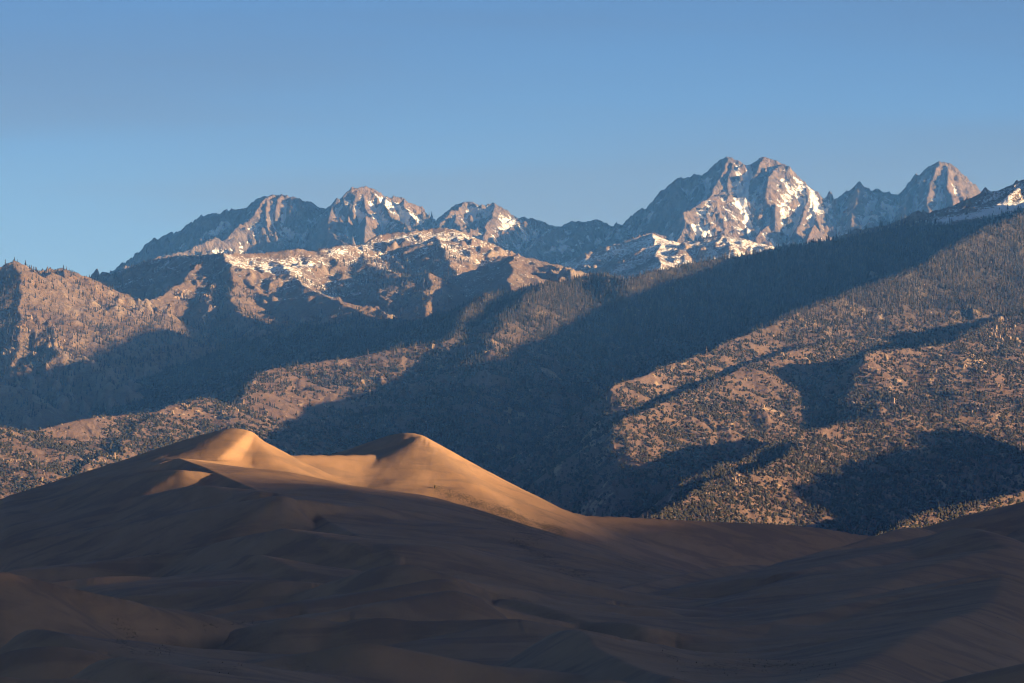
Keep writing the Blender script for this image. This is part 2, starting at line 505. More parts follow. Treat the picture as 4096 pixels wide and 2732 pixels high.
# the twin-summit massif
rib(f6, [(900, 1020), (880, 850), (900, 700), (820, 620), (800, 560), (830, 400), (860, 280), (800, 192)], 18300, 19045, 1.7, 0.8, 4, 500)
rib(f6, [(620, 620), (700, 500), (770, 330), (810, 230)], 18650, 19000, 1.7, 1.1, 4, 250)
rib(f6, [(1050, 640), (1060, 480), (1120, 330), (1190, 205)], 18650, 19045, 1.2, 0.9, 4, 400)
rib(f6, [(1210, 540), (1250, 420), (1300, 320), (1400, 270)], 18650, 19040, 1.5, 1.0, 4, 300)
rib(f6, [(1100, 1050), (1180, 960), (1340, 850), (1380, 700), (1480, 560), (1540, 500), (1510, 410)], 18150, 19045, 1.5, 1.0, 4, 500)
rib(f6, [(1310, 900), (1300, 700), (1320, 560), (1330, 500)], 18350, 18800, 1.7, 1.2, 4, 250)
rib(f6, [(1640, 1080), (1720, 900), (1790, 1000)], 18100, 18250, 1.4, 1.2, 4, 250)
rib(f6, [(1480, 1080), (1600, 820), (1650, 600), (1600, 450)], 18150, 19045, 1.5, 1.1, 4, 400)
rib(f6, [(1800, 1020), (1720, 800), (1700, 620), (1650, 560)], 18250, 19000, 1.4, 1.2, 4, 400)
rib(f6, [(530, 1010), (470, 850), (430, 740), (600, 640), (780, 570)], 18050, 18600, 1.3, 0.8, 4, 400)
rib(f6, [(270, 1110), (330, 1000), (360, 880), (340, 790), (430, 740)], 17950, 18200, 1.4, 1.1, 4, 300)
rib(f6, [(-250, 1060), (-80, 1010), (0, 985), (120, 1015), (230, 1060), (180, 970), (340, 790)], 17900, 18200, 1.2, 1.0, 4, 300)
rib(f6, [(270, 560), (280, 430)], 18850, 19040, 1.8, 1.5, 4, 200)
rib(f6, [(370, 790), (450, 640), (540, 480), (550, 430)], 18500, 19040, 1.6, 1.3, 4, 300)
# jagged ridge and the tower
rib(f7, [(540, 800), (560, 620), (600, 470), (640, 345)], 18450, 19045, 1.4, 1.1, 5, 400)
rib(f7, [(700, 800), (790, 600), (860, 480), (800, 410)], 18450, 19045, 1.4, 1.0, 5, 400)
rib(f7, [(1080, 760), (1130, 520), (1180, 400), (1230, 350)], 18350, 19000, 1.8, 1.4, 5, 350)
rib(f7, [(1340, 720), (1330, 470), (1400, 260), (1450, 135)], 18350, 19045, 1.5, 1.0, 5, 450)
rib(f7, [(1610, 600), (1560, 400), (1540, 260), (1520, 150)], 18450, 19045, 1.4, 1.2, 5, 400)
rib(f7, [(1290, 700), (1280, 500), (1310, 330), (1400, 180)], 18450, 19040, 1.7, 1.1, 5, 300)
rib(f7, [(1480, 640), (1490, 480), (1480, 300)], 18500, 18900, 1.6, 1.2, 5, 250)
rib(f7, [(1720, 560), (1660, 380), (1620, 220)], 18600, 19040, 1.4, 1.2, 5, 300)
rib(f7, [(1790, 520), (1740, 400), (1700, 330)], 18700, 19040, 1.4, 1.2, 5, 300)

U = columns(60, 945, 1.15 if not QUICK else 2.2, 20, 1100)
D = np.concatenate([np.arange(17500, 18000, 16), np.arange(18000, 19110, 5.2 if not QUICK else 10), np.arange(19115, 19900, 40)])
Y = np.repeat(D[:, None], len(U), 1).astype(f32)
X = ((U - CX)[None, :] / F * D[:, None]).astype(f32)
base = np.full(X.shape, 700.0, f32) + f32(0.25) * (Y - 18000)
Z, own, near = raise_ridges(X + 7 * fbm(X, Y, 110, 2, 401), Y + 22 * fbm(X, Y, 160, 3, 402), pk, base, 22.0)
zx, zy = slopes(Z, U, D)
fade = np.clip(near / 90.0, 0.06, 1)
g = gullies(X, Y, zx, zy, 170.0, 5, 5, 0.55)
Z = Z + fade * 38.0 * g
jag = ridged(X, Y, 120, 5, 40, 0.55) - 0.9
Z += np.clip(near / 60.0, 0.18, 1) * 34.0 * jag + np.clip(near / 40.0, 0.28, 1) * 11.0 * (ridged(X, Y, 52, 4, 47, 0.55) - 0.85) + 3.0 * fbm(X, Y, 18, 3, 70)
lap = Z - 0
k = 7
def blur(A, n, axes=(0, 1)):
    for ax in axes:
        c = np.cumsum(np.concatenate([np.repeat(np.take(A, [0], ax), n + 1, ax), A, np.repeat(np.take(A, [-1], ax), n, ax)], ax), ax)
        sl_hi = [slice(None)] * 2; sl_lo = [slice(None)] * 2
        sl_hi[ax] = slice(2 * n + 1, None); sl_lo[ax] = slice(0, -(2 * n + 1))
        A = (c[tuple(sl_hi)] - c[tuple(sl_lo)]) / (2 * n + 1)
    return A
conc = blur(Z, 6) - Z                       # positive in hollows
conc2 = blur(Z, 20) - Z
zx, zy = slopes(blur(Z, 1), U, D)
steep = np.sqrt(zx ** 2 + zy ** 2)
row = HZ - Z / Y * F
snow = 0.49 + 0.030 * conc + 0.006 * conc2 - 0.26 * (steep - 0.95) + 0.28 * fbm(X, Y, 260, 3, 91)
snow += 0.05 * zx                           # leeward snow lies on the slopes that fall to the west
def seg_boost(Xp, Yp, pts, d, width, amt):
    """extra snow along a couloir"""
    P = world_pts(pts, d)
    out = np.zeros(X.shape)
    colp = (X / Y * F + CX)
    for a, b in zip(pts[:-1], pts[1:]):
        dx, dy = b[0] - a[0], b[1] - a[1]
        tt = np.clip(((colp - a[0]) * dx + (row - a[1]) * dy) / (dx * dx + dy * dy + 1e-9), 0, 1)
        dd = np.hypot(colp - a[0] - tt * dx, row - a[1] - tt * dy)
        out = np.maximum(out, np.exp(-(dd / width) ** 2))
    return amt * out
for fn, pts, wd, am in [
        (f6, [(1030, 290), (1010, 420), (1000, 560), (990, 700), (1010, 850), (1040, 1000)], 2.8, 1.0),
        (f6, [(930, 320), (930, 420), (940, 600), (960, 700)], 3.0, 0.5),
        (f6, [(600, 700), (650, 850), (600, 960)], 9.0, 0.4),
        (f6, [(420, 900), (520, 1010), (720, 1000)], 5.0, 0.5),
        (f6, [(1690, 650), (1730, 720), (1690, 830)], 4.0, 0.4),
        (f6, [(1180, 1010), (1300, 1100)], 5.0, 0.4),
        (f7, [(240, 640), (280, 760), (380, 830)], 7.0, 0.4),
        (f7, [(760, 600), (740, 720)], 6.0, 0.45), (f7, [(870, 560), (980, 590)], 5.0, 0.4),
        (f7, [(1540, 180), (1570, 300), (1620, 420), (1660, 540)], 3.0, 0.5),
        (r2, [(520, 150), (640, 230), (720, 270)], 5.0, 0.4), (r2, [(290, 210), (400, 250), (520, 300), (640, 330)], 3.5, 0.4),
        (r2, [(1290, 220), (1180, 240)], 4.0, 0.4), (r2, [(1440, 480), (1550, 450), (1330, 400)], 9.0, 0.3),
        (r1, [(1470, 300), (1500, 350), (1380, 420)], 4.0, 0.4), (r1, [(1580, 410), (1620, 480)], 5.0, 0.35)]:
    snow += seg_boost(X, Y, T(fn, *pts), 18700, wd, am)
colp = X / Y * F + CX
PKS = [312.0, 436.0, 625.0, 806.0]
fc = 0.25 * (colp[:-1, :-1] + colp[1:, :-1] + colp[:-1, 1:] + colp[1:, 1:])
fown = 1 + np.searchsorted(PKS, fc)
terrain_objects(X, Y, Z, fown, {"snow": snow}, {
    1: ("mountain", "far grey peak with fluted pillars under its summit, leftmost of the high peaks", "mountain"),
    2: ("mountain", "blocky grey peak with a sheer sunlit west prow and snowy right shoulder", "mountain"),
    3: ("mountain", "low double-humped snowy peak between the blocky peak and the twin-summit massif", "mountain"),
    4: ("mountain", "highest rocky massif with twin summits split by a steep snow gully", "mountain"),
    5: ("mountain", "dark jagged ridge ending in a tall rounded rock tower at its right", "mountain")}, MAT_PEAK)

# ================================================================== the brown mountain, side hills (11-16 km)
def DM(y): return 13500.0 - (y - 250.0) * 13.0
al = []
def ral(fn, pts, d, l=0.6, r=0.5, owner=1, w=900, **k):
    rid(al, world_pts(T(fn, *pts), d), l, r, owner=owner, w=w, **k)
ral(r1, [(680, 720), (830, 642), (930, 612), (1000, 577), (1140, 547), (1300, 542), (1480, 527), (1600, 527), (1750, 517), (1970, 489), (2090, 517), (2200, 492), (2351, 467)], [13600, 13500, 13400, 13300, 13200, 13050, 12800, 12860, 12920, 13000, 13060, 13110, 13180], 0.6, 0.5, 1)
ral(r2, [(-5, 500), (50, 520), (200, 490), (400, 460), (520, 400), (700, 385), (790, 365), (880, 347), (960, 352), (1050, 380), (1150, 440), (1280, 485), (1330, 560)], (13170, 13700), 0.6, 0.5, 1)
ral(r1, [(1800, 1040), (1680, 980), (1570, 870), (1560, 720), (1530, 600), (1480, 527)], (11500, 12000, 12450, 12790), 0.85, 0.42, 1)
ral(r1, [(850, 1000), (940, 890), (1100, 800), (1240, 680), (1350, 600), (1440, 545)], (11900, 12850), 0.6, 0.45, 1)
ral(r1, [(1290, 1200), (1370, 1000), (1420, 880), (1420, 760), (1470, 640)], (11500, 12700), 0.6, 0.5, 1)
ral(r2, [(840, 970), (870, 850), (850, 660), (680, 690), (500, 600), (400, 470)], (11900, 13250), 0.45, 0.45, 1)
ral(r2, [(450, 940), (330, 880), (100, 780), (-50, 690), (-130, 600), (-200, 510)], (11800, 13000), 0.4, 0.45, 1)
ral(r2, [(1090, 880), (1060, 700), (1000, 560), (930, 440), (900, 350)], (12200, 13590), 0.45, 0.45, 1)
# left-hand hill
ral(r1, [(-500, 640), (-200, 630), (0, 612), (90, 585), (150, 592), (210, 622), (260, 642), (360, 642), (440, 627), (520, 657), (600, 712), (640, 730)], (11300, 11900), 0.7, 0.5, 2)
ral(r1, [(60, 1280), (110, 1150), (150, 960), (120, 800), (90, 590)], (10650, 11390), 0.5, 0.5, 2)
ral(r1, [(380, 1200), (360, 1070), (320, 900), (300, 760), (330, 648)], (10700, 11550), 0.45, 0.5, 2)
ral(r1, [(650, 1290), (560, 1080), (480, 900), (440, 740), (440, 635)], (10850, 11650), 0.45, 0.5, 2)
ral(r1, [(700, 1190), (800, 1100), (980, 1010)], (11700, 12200), 0.5, 0.5, 1)
ral(r4, [(-200, 330), (0, 372), (60, 385), (110, 480)], 10300, 0.6, 0.6, 2)
# small grey hill, snow-covered hill, and the long snowy shoulder at right
ral(r2, [(1240, 720), (1290, 625), (1330, 560), (1440, 540), (1550, 550), (1750, 610), (1900, 640), (2050, 680)], 12600, 0.6, 0.45, 3)
ral(r2, [(1420, 760), (1400, 650), (1440, 540)], (12000, 12600), 0.7, 0.4, 3)
ral(r3, [(-120, 800), (0, 730), (100, 672), (210, 627), (300, 627), (400, 607), (480, 582), (560, 572), (640, 582), (740, 607), (850, 642), (950, 665), (1100, 720)], 15500, 0.45, 0.4, 4)
ral(r3, [(180, 800), (200, 700), (215, 627)], (14900, 15490), 0.7, 0.4, 4)
ral(r2, [(1800, 625), (1900, 600), (2000, 575), (2120, 520), (2230, 430), (2351, 380)], 16700, 0.4, 0.4, 4)
ral(r3, [(1500, 560), (1700, 490), (1850, 430), (2050, 352), (2200, 312), (2351, 247), (2600, 160), (3000, 120), (3500, 160)], 11250, 0.9, 0.4, 5)
ral(r3, [(1700, 540), (1870, 500), (2050, 460), (2351, 398), (2700, 330), (3300, 250)], 10950, 0.3, 0.4, 5)

U = columns(0, 1024, 1.25 if not QUICK else 2.4, -160, 1700)
D = np.concatenate([np.arange(9900, 10300, 20), np.arange(10300, 11500, 11), np.arange(11500, 13720, 8.5 if not QUICK else 15), np.arange(13740, 14800, 50), np.arange(14800, 15560, 12), np.arange(15600, 17000, 25)])
Y = np.repeat(D[:, None], len(U), 1).astype(f32)
X = ((U - CX)[None, :] / F * D[:, None]).astype(f32)
base = 330.0 + 0.07 * (Y - 11500)
Z, own, near = raise_ridges(X + 16 * fbm(X, Y, 170, 3, 403), Y + 45 * fbm(X, Y, 240, 3, 404), al, base, 25.0)
zx, zy = slopes(Z, U, D)
rough = np.clip(fbm(X, Y, 500, 2, 7) + 0.75, 0.25, 1.3) * np.where(own == 2, 1.15, 1.0).astype(f32)
fade = np.clip(near / 150.0, 0.04, 1)
Z = Z + fade * 22.0 * gullies(X, Y, zx, zy, 190.0, 5, 23, 0.5) * rough
Z += np.clip(near / 120.0, 0.08, 1) * (15.0 * (ridged(X, Y, 110, 5, 33, 0.55) - 0.9) * rough) + 2.5 * fbm(X, Y, 18, 3, 61)
conc = blur(Z, 5) - Z
zx, zy = slopes(blur(Z, 1), U, D)
steep = np.sqrt(zx ** 2 + zy ** 2)
elev = Z / Y * F
row = HZ - elev
colp = X / Y * F + CX
snow = 0.30 + 0.0011 * (Z - 880) + 0.03 * conc + 0.22 * fbm(X, Y, 180, 3, 17) - 0.35 * (steep - 0.55)
snow = np.minimum(snow, 0.52)
snow += np.where(Y > 14500, 0.06, 0.0)
snow += seg_boost(X, Y, T(r1, (1560, 540), (1800, 620), (1950, 640), (2100, 730), (2250, 820)), 0, 6.0, 0.20)
snow += seg_boost(X, Y, T(r2, (60, 600), (150, 560), (420, 470), (520, 410)), 0, 6.0, 0.2)
snow += np.where(own == 5, 0.10, 0.0) + seg_boost(X, Y, T(r3, (1800, 510), (2100, 455), (2351, 398)), 0, 2.6, 0.6)
snow += seg_boost(X, Y, T(r3, (2330, 290), (2280, 340), (2220, 400)), 0, 3.0, 0.4)
snow = np.where(own == 3, np.minimum(snow, 0.27), snow)
snow = np.where((own == 2) | (row > 300), np.minimum(snow, 0.12), snow)
rockm = 0.30 + 0.35 * (steep - 0.62) - 0.02 * conc + 0.2 * fbm(X, Y, 140, 2, 29)
ALP = dict(X=X, Y=Y, Z=Z, U=U, D=D, own=own, steep=steep, row=row, col=colp, snow=snow)
o4 = np.where(own == 0, 1, own)
fown = o4[:-1, :-1]
terrain_objects(X, Y, Z, fown, {"snow": snow, "rock": rockm}, {
    1: ("mountain", "broad brown mountain dusted with snow, standing in front of the left grey peaks", "mountain"),
    2: ("hill", "orange-brown rocky hill rising at the left edge below the sky", "hill"),
    3: ("hill", "smooth bare grey-brown hill just below the low snowy double peak", "hill"),
    4: ("hill", "rounded snow-dusted hill at the foot of the twin-summit massif", "hill"),
    5: ("hill", "long snowy shoulder climbing to the right edge above the forest", "hill")}, MAT_ALP)

# ================================================================== forested foothills (6-11 km)
def DS(y): return 6350.0 + 12.3 * (520.0 - y)
def DC(y): return 7000.0 + 12.3 * (520.0 - y)
fo = []
def rfo(P, l=0.62, r=0.38, owner=1, w=900, **k):
    rid(fo, P, l, r, owner=owner, w=w, **k)
def dn(pts, k): return [(x, y + k) for x, y in pts]
rfo(world_pts(dn(T(r6, (1300, 1380), (1520, 1300), (1700, 1190), (2000, 1130), (2351, 1045), (2500, 1020)), 1.5), DS), 0.75, 0.5, owner=5)
rfo(world_pts(dn(T(r6, (100, 1240), (190, 1190), (330, 1110), (500, 990), (620, 938), (760, 927), (870, 892), (1000, 800), (1150, 730)), 1), lambda y: DS(y) - 60), 0.75, 0.5, owner=4)
rfo(world_pts(dn(T(r6, (300, 1030), (390, 970), (560, 900), (860, 785), (1100, 690), (1240, 645), (1500, 622), (1700, 590), (1850, 575)), 1), DS), 0.75, 0.5, owner=4)
rfo(world_pts(dn(T(r6, (-60, 660), (0, 612), (280, 502), (480, 402), (640, 342), (900, 242), (1150, 172), (1300, 142), (1400, 130), (1500, 125)), 1), DS), 0.75, 0.5, owner=3)
rfo(world_pts(dn(T(r6, (1380, 260), (1480, 215), (1700, 200), (1900, 172), (2050, 110), (2130, 50), (2200, 25), (2351, 10), (2800, -80), (3400, -200)), 1), lambda y: DS(y) - 120), 0.8, 0.5, owner=3)
rfo(world_pts(dn(T(r6, (-80, 440), (0, 392), (280, 292), (500, 217), (760, 92), (950, 12)) + T(r3, (1100, 990), (1500, 842), (1780, 742), (1900, 660), (2010, 592), (2150, 522), (2351, 440), (2600, 320), (3000, 150), (3500, 60)), 2), lambda y: DS(y) - 100), 0.75, 0.5, owner=2)
ac = (T(r4, (1330, 720), (1390, 662), (1430, 642), (1500, 560), (1650, 452), (1740, 332), (1800, 282), (2150, 227)) + T(r2, (830, 1112), (940, 1105), (1010, 1080), (1080, 1010), (1110, 930), (1180, 850), (1280, 772), (1400, 762), (1700, 702), (2000, 642)) +
      T(r3, (0, 822), (180, 772), (500, 702), (900, 642), (1150, 592), (1500, 532), (1800, 497), (1950, 500), (2150, 462), (2351, 400), (2700, 330), (3300, 200)))
rfo(world_pts(dn(ac, 3), DC), 0.6, 0.45, owner=1, w=1400)
# small spurs on the front of that ridge
rfo(world_pts(T(r2, (1280, 1190), (1300, 1080), (1400, 950), (1550, 830), (1700, 710)), lambda y: DC(y) - 60), 0.4, 0.45, owner=1)
rfo(world_pts(T(r4, (-300, 700), (0, 682), (130, 707), (250, 707), (500, 637), (750, 607), (1050, 587), (1250, 517), (1400, 487), (1480, 530), (1540, 620)), (7500, 8450)), 0.5, 0.4, owner=6)
rfo(world_pts(T(r4, (550, 1000), (640, 880), (760, 860), (900, 720), (1050, 592)), (7450, 8100)), 0.4, 0.42, owner=6)
rfo(world_pts(T(r4, (60, 1100), (120, 930), (200, 790), (130, 710)), (7300, 7700)), 0.4, 0.42, owner=6)
rfo(world_pts(T(r2, (-420, 1130), (-200, 1060), (-50, 1020), (0, 1007), (250, 987), (450, 947), (700, 972), (830, 980), (960, 942), (1100, 882), (1280, 790)), (11000, 10700)), 0.6, 0.4, owner=7)
# off to the right the range goes on, out of view
def up_sun(pts, t):
    return np.array([[x + t * TO_SUN[0], y + t * TO_SUN[1], z + t * TO_SUN[2]] for x, y, z in pts])
rfo(up_sun([(450, 6650, 20), (465, 6880, 193), (625, 7250, 246), (800, 7620, 309), (960, 7820, 200)], 850.0), 0.85, 0.85, owner=5)
rfo(np.array([[1900, 7300, 200], [2600, 7800, 420], [3600, 8400, 650.]]), 0.6, 0.6, owner=5)
rfo(np.array([[1700, 10000, 900], [2300, 10300, 1050], [3600, 10700, 1250.]]), 0.9, 0.9, owner=2)

U = columns(0, 1024, 1.25 if not QUICK else 2.4, -160, 1700, 2700)
D = np.concatenate([np.arange(5000, 6300, 40), np.arange(6300, 9000, 7.5 if not QUICK else 14), np.arange(9000, 10700, 9.5 if not QUICK else 18), np.arange(10710, 11600, 50)])
Y = np.repeat(D[:, None], len(U), 1).astype(f32)
X = ((U - CX)[None, :] / F * D[:, None]).astype(f32)
yrow = 520 - (Y - 7000) / 12.3
base = np.clip((HZ - yrow) / F * Y - 170.0 - 60.0 * np.clip((X + 200) / -300, 0, 1), -60, 240)
Z, own, near = raise_ridges(X + 10 * fbm(X, Y, 130, 3, 405), Y + 32 * fbm(X, Y, 190, 3, 406), fo, base, 18.0)
zx, zy = slopes(Z, U, D)
rough = np.clip(fbm(X, Y, 420, 2, 107) + 0.8, 0.3, 1.3)
fade = np.clip(near / 110.0, 0.05, 1)
Z = Z + fade * np.where((own == 1) | (own == 6), 8.5, 5.5) * gullies(X, Y, zx, zy, 130.0, 5, 123, 0.55) * rough
Z += np.clip(near / 90.0, 0.1, 1) * 1.8 * (ridged(X, Y, 70, 4, 133, 0.5) - 0.9) * rough + 1.2 * fbm(X, Y, 12, 3, 161)
conc = blur(Z, 5) - Z
zx, zy = slopes(blur(Z, 1), U, D)
steep = np.sqrt(zx ** 2 + zy ** 2)
row = HZ - Z / Y * F
colp = X / Y * F + CX
rockm = 0.22 + 0.40 * (steep - 0.5) - 0.02 * conc + 0.22 * fbm(X, Y, 120, 3, 171)
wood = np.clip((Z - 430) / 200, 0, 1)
FOOT = dict(X=X, Y=Y, Z=Z, U=U, D=D, own=own, steep=steep, row=row, col=colp, conc=conc, rock=rockm, zx=zx, zy=zy)
o4 = np.where(own == 0, 1, own)
fown = o4[:-1, :-1]
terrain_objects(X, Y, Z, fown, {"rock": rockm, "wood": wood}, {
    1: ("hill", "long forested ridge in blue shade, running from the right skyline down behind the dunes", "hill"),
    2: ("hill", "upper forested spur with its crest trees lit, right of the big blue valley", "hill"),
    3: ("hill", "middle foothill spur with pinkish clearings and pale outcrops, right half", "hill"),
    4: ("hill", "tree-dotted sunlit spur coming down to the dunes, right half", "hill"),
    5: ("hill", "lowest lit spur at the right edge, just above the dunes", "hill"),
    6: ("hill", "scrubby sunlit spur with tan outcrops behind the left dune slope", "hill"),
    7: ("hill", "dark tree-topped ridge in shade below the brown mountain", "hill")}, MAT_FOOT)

# ================================================================== the dunes (1-4.3 km)
du = []
def DD(y): return float(np.interp(y, [430, 480, 520, 560, 600, 640, 683, 720], [3400, 3200, 2900, 2450, 1950, 1500, 1120, 900]))
def rdu(P, l=0.45, r=0.4, owner=3, w=160, rnd=2.5, sub=4, lin=0.45, reach=900, cap=1.0, far=(90, 0.22)):
    rid(du, smooth_line(P, sub), l, r, owner=owner, w=w, rnd=rnd, lin=lin, reach=reach, cap=cap, far=far)
# dune with the hollow (left peak)
rdu(world_pts(T(r7, (-350, 520), (-200, 462), (0, 390), (200, 325), (400, 262), (600, 200), (750, 150), (900, 102), (1000, 76), (1055, 68), (1100, 78), (1130, 100)), (3350, 3290)), 0.55, 0.46, owner=1, w=90, rnd=5, far=(260, 0.2))
rdu(world_pts(T(r7, (1130, 100), (1200, 140), (1290, 192), (1420, 290), (1550, 360), (1660, 425), (1800, 540), (1900, 630), (2000, 700)), (3290, 3200)), 0.65, 0.60, owner=1, w=170, rnd=1.0, far=(260, 0.1), cap=1.0)
rdu(world_pts(T(r7, (1130, 100), (1118, 140), (1095, 185), (1060, 208), (980, 214), (900, 208), (800, 202)), (3288, 3170)), 0.55, 0.8, owner=1, w=200, rnd=0.5)
rdu(world_pts(T(r7, (800, 202), (900, 238), (970, 268), (1150, 345), (1270, 375), (1400, 445), (1500, 500), (1700, 590), (1850, 665), (1960, 745)), (3170, 2500)), 0.17, 0.62, owner=1, w=260, rnd=0.6, far=(160, 0.2))
rdu(world_pts(T(r7, (-300, 505), (0, 405), (200, 345), (400, 284), (600, 238), (800, 202)), (3370, 3170)), 0.2, 0.42, owner=1, w=200, rnd=3)
# second dune (right peak), its saddle and brink
rdu(world_pts(T(r7, (1100, 200), (1290, 184), (1500, 184), (1640, 183), (1730, 186), (1800, 168), (1835, 140), (1880, 98)), (3700, 3760)), 0.6, 0.48, owner=2, w=260, rnd=0.5, far=(350, 0.2))
rdu(world_pts(T(r7, (1470, 192), (1500, 184), (1600, 152), (1700, 118), (1770, 95), (1830, 88), (1880, 97)), (3850, 3768)), 0.6, 0.6, owner=2, w=260, rnd=6)
rdu(world_pts(T(r7, (1880, 97), (1930, 122), (2000, 165), (2100, 230), (2200, 295), (2330, 362)) + T(r8, (100, 358), (200, 400), (300, 432), (390, 455), (560, 461), (700, 470), (980, 484), (1260, 496), (1400, 508), (1500, 522), (1600, 540), (1700, 550), (1800, 580)), (3760, 3850, 4000)), 0.6, 0.60, owner=2, w=240, rnd=1.2, far=(350, 0.1))
rdu(world_pts(T(r8, (540, 475), (570, 457), (590, 458), (620, 475)), 4600), 0.6, 0.5, owner=8, w=200, rnd=1)
# dunes at right
rdu(world_pts(T(f3, (370, 785), (480, 830), (560, 855), (700, 880), (830, 880), (1100, 810), (1400, 745), (1700, 690), (1930, 675)) + T(f4, (0, 680), (200, 680), (330, 650), (500, 600), (600, 560), (800, 515), (930, 470), (1060, 430), (1150, 402), (1230, 395), (1320, 405), (1430, 440)), (2350, 2800, 3200)), 0.35, 0.42, owner=4, w=170, rnd=2)
rdu(world_pts(T(f4, (1150, 420), (1320, 392), (1500, 345), (1800, 265), (2073, 200), (2500, 90), (3200, -40)), 3500), 0.4, 0.3, owner=5, w=250)
rdu(world_pts(T(f4, (1250, 480), (1430, 440), (1560, 402), (1640, 398), (1740, 415), (1870, 500), (2000, 580), (2073, 630), (2300, 760)), (2850, 2550)), 0.3, 0.38, owner=5, w=220, rnd=3)
rdu(world_pts(T(f4, (2000, 420), (2200, 380), (2500, 330), (3000, 300)), 2950), 0.4, 0.3, owner=5, w=200)
rdu(world_pts(T(f4, (330, 725), (560, 682), (700, 650), (850, 612), (1000, 585), (1180, 540), (1360, 485), (1430, 450)), (2450, 2830)), 0.2, 0.3, owner=4, w=200)
rdu(world_pts(T(f4, (500, 980), (800, 880), (1000, 820), (1200, 740), (1500, 645), (1700, 592), (1900, 548), (1960, 560)), (2150, 2480)), 0.15, 0.3, owner=5, w=200, rnd=3)
rdu(world_pts(T(f3, (1320, 1178), (1500, 1166), (1700, 1146), (2060, 1112)) + T(f4, (200, 1100), (400, 1060), (600, 1010), (800, 960), (1000, 920), (1350, 860), (1560, 805), (1900, 742), (2073, 830), (2400, 900)), (1850, 2100)), 0.2, 0.36, owner=6, w=180)
rdu(world_pts(T(f4, (200, 1620), (600, 1510), (850, 1405), (1000, 1335), (1250, 1190), (1450, 1092), (1700, 1022), (1850, 900), (1900, 760)), (1180, 1550, 2000)), 0.22, 0.4, owner=6, w=160)
rdu(world_pts(T(f4, (1300, 1620), (1700, 1500), (2073, 1420), (2600, 1300)), 1150), 0.3, 0.3, owner=6, w=160)
# slopes of the left dune, banded crests below it
rdu(world_pts(T(f1, (0, 405), (150, 370), (300, 302), (420, 262), (600, 236), (800, 197), (1000, 170), (1200, 130), (1400, 86), (1500, 76), (1630, 86), (1720, 110), (1800, 130), (1960, 115)), (3180, 2920)), 0.12, 0.62, owner=1, w=100, rnd=2)
rdu(world_pts(T(r7, (150, 440), (300, 380), (400, 332), (560, 290), (700, 262), (820, 255)), (3200, 3060)), 0.1, 0.62, owner=1, w=100, rnd=3)
rdu(world_pts(T(f1, (-200, 540), (0, 512), (100, 492), (300, 470), (600, 436), (800, 396), (1000, 366), (1200, 322), (1400, 282), (1600, 246), (1800, 210), (2000, 166), (2120, 150)), (2960, 2800)), 0.1, 0.62, owner=1, w=100, rnd=2)
rdu(world_pts(T(f1, (-100, 800), (250, 760), (700, 690), (900, 650), (1200, 592), (1500, 540), (1800, 462), (2073, 412)) + T(f2, (230, 400), (300, 408), (400, 460), (520, 540), (700, 650), (820, 725), (900, 790)), (2480, 2520, 2300)), 0.12, 0.68, owner=3, w=105, rnd=0.9)
rdu(world_pts(T(f1, (1350, 730), (1500, 690), (1700, 640), (1850, 602), (1950, 596), (2050, 620)) + T(f2, (220, 655), (300, 682), (400, 745), (540, 830), (620, 900)), (2330, 2150)), 0.2, 0.68, owner=3, w=105, rnd=0.9)
rdu(world_pts(T(f1, (300, 900), (380, 870), (550, 820), (720, 766), (950, 756), (1250, 766), (1500, 746), (1750, 702), (1950, 706), (2073, 672)) + T(f2, (100, 690), (230, 658)), (2230, 2260)), 0.15, 0.68, owner=3, w=105, rnd=2)
rdu(world_pts(T(f1, (700, 940), (1000, 905), (1400, 890), (1700, 850), (1900, 810)) + T(f2, (100, 790), (220, 785), (320, 815), (450, 850)), (2120, 2080)), 0.12, 0.68, owner=3, w=105, rnd=2.5)
rdu(world_pts(T(f1, (700, 1120), (850, 1106), (1000, 1100), (1200, 1080), (1500, 1030), (1800, 962), (2073, 920)) + T(f2, (200, 920), (440, 860), (600, 800), (830, 725), (980, 680), (1100, 664), (1200, 670), (1300, 700), (1420, 765), (1520, 830)), (1980, 2080, 2020)), 0.3, 0.68, owner=3, w=105, rnd=0.9)
rdu(world_pts(T(f2, (450, 1040), (560, 1020), (800, 960), (1000, 900), (1200, 832), (1400, 776), (1480, 769), (1560, 800), (1720, 910), (1800, 950)), (1880, 1930)), 0.2, 0.68, owner=3, w=105, rnd=0.9)
rdu(world_pts(T(f2, (800, 1080), (870, 1060), (1000, 1010), (1150, 966), (1300, 920), (1500, 862), (1580, 872), (1700, 915), (1800, 1000)), (1780, 1820)), 0.2, 0.68, owner=3, w=105, rnd=0.9)
rdu(world_pts(T(f2, (1600, 850), (1800, 870), (2073, 870)) + T(f3, (200, 860), (500, 900), (800, 960)), (2150, 2100)), 0.15, 0.68, owner=3, w=105, rnd=4)
rdu(world_pts(T(f2, (1850, 925), (2000, 940)) + T(f3, (0, 930), (160, 945), (300, 980), (420, 1020), (600, 1090), (700, 1106), (900, 1100), (1100, 1140)), (1950, 1820)), 0.20, 0.68, owner=3, w=105, rnd=0.9)
rdu(world_pts(T(f2, (-200, 1260), (0, 1190), (100, 1130), (300, 1062), (400, 1056), (500, 1080), (620, 1104), (740, 1100), (860, 1066), (1050, 1066), (1200, 1090), (1400, 1086), (1700, 1080), (2000, 1076)) + T(f3, (150, 1108), (350, 1128), (560, 1152), (700, 1200), (850, 1260)), (1700, 1650)), 0.20, 0.68, owner=3, w=105, rnd=0.9)
rdu(world_pts(T(f2, (-400, 1440), (0, 1410), (300, 1390), (500, 1350), (700, 1282), (860, 1250), (950, 1275), (1050, 1312), (1200, 1386), (1400, 1476), (1520, 1540)), (1430, 1420)), 0.20, 0.68, owner=3, w=105, rnd=0.9)
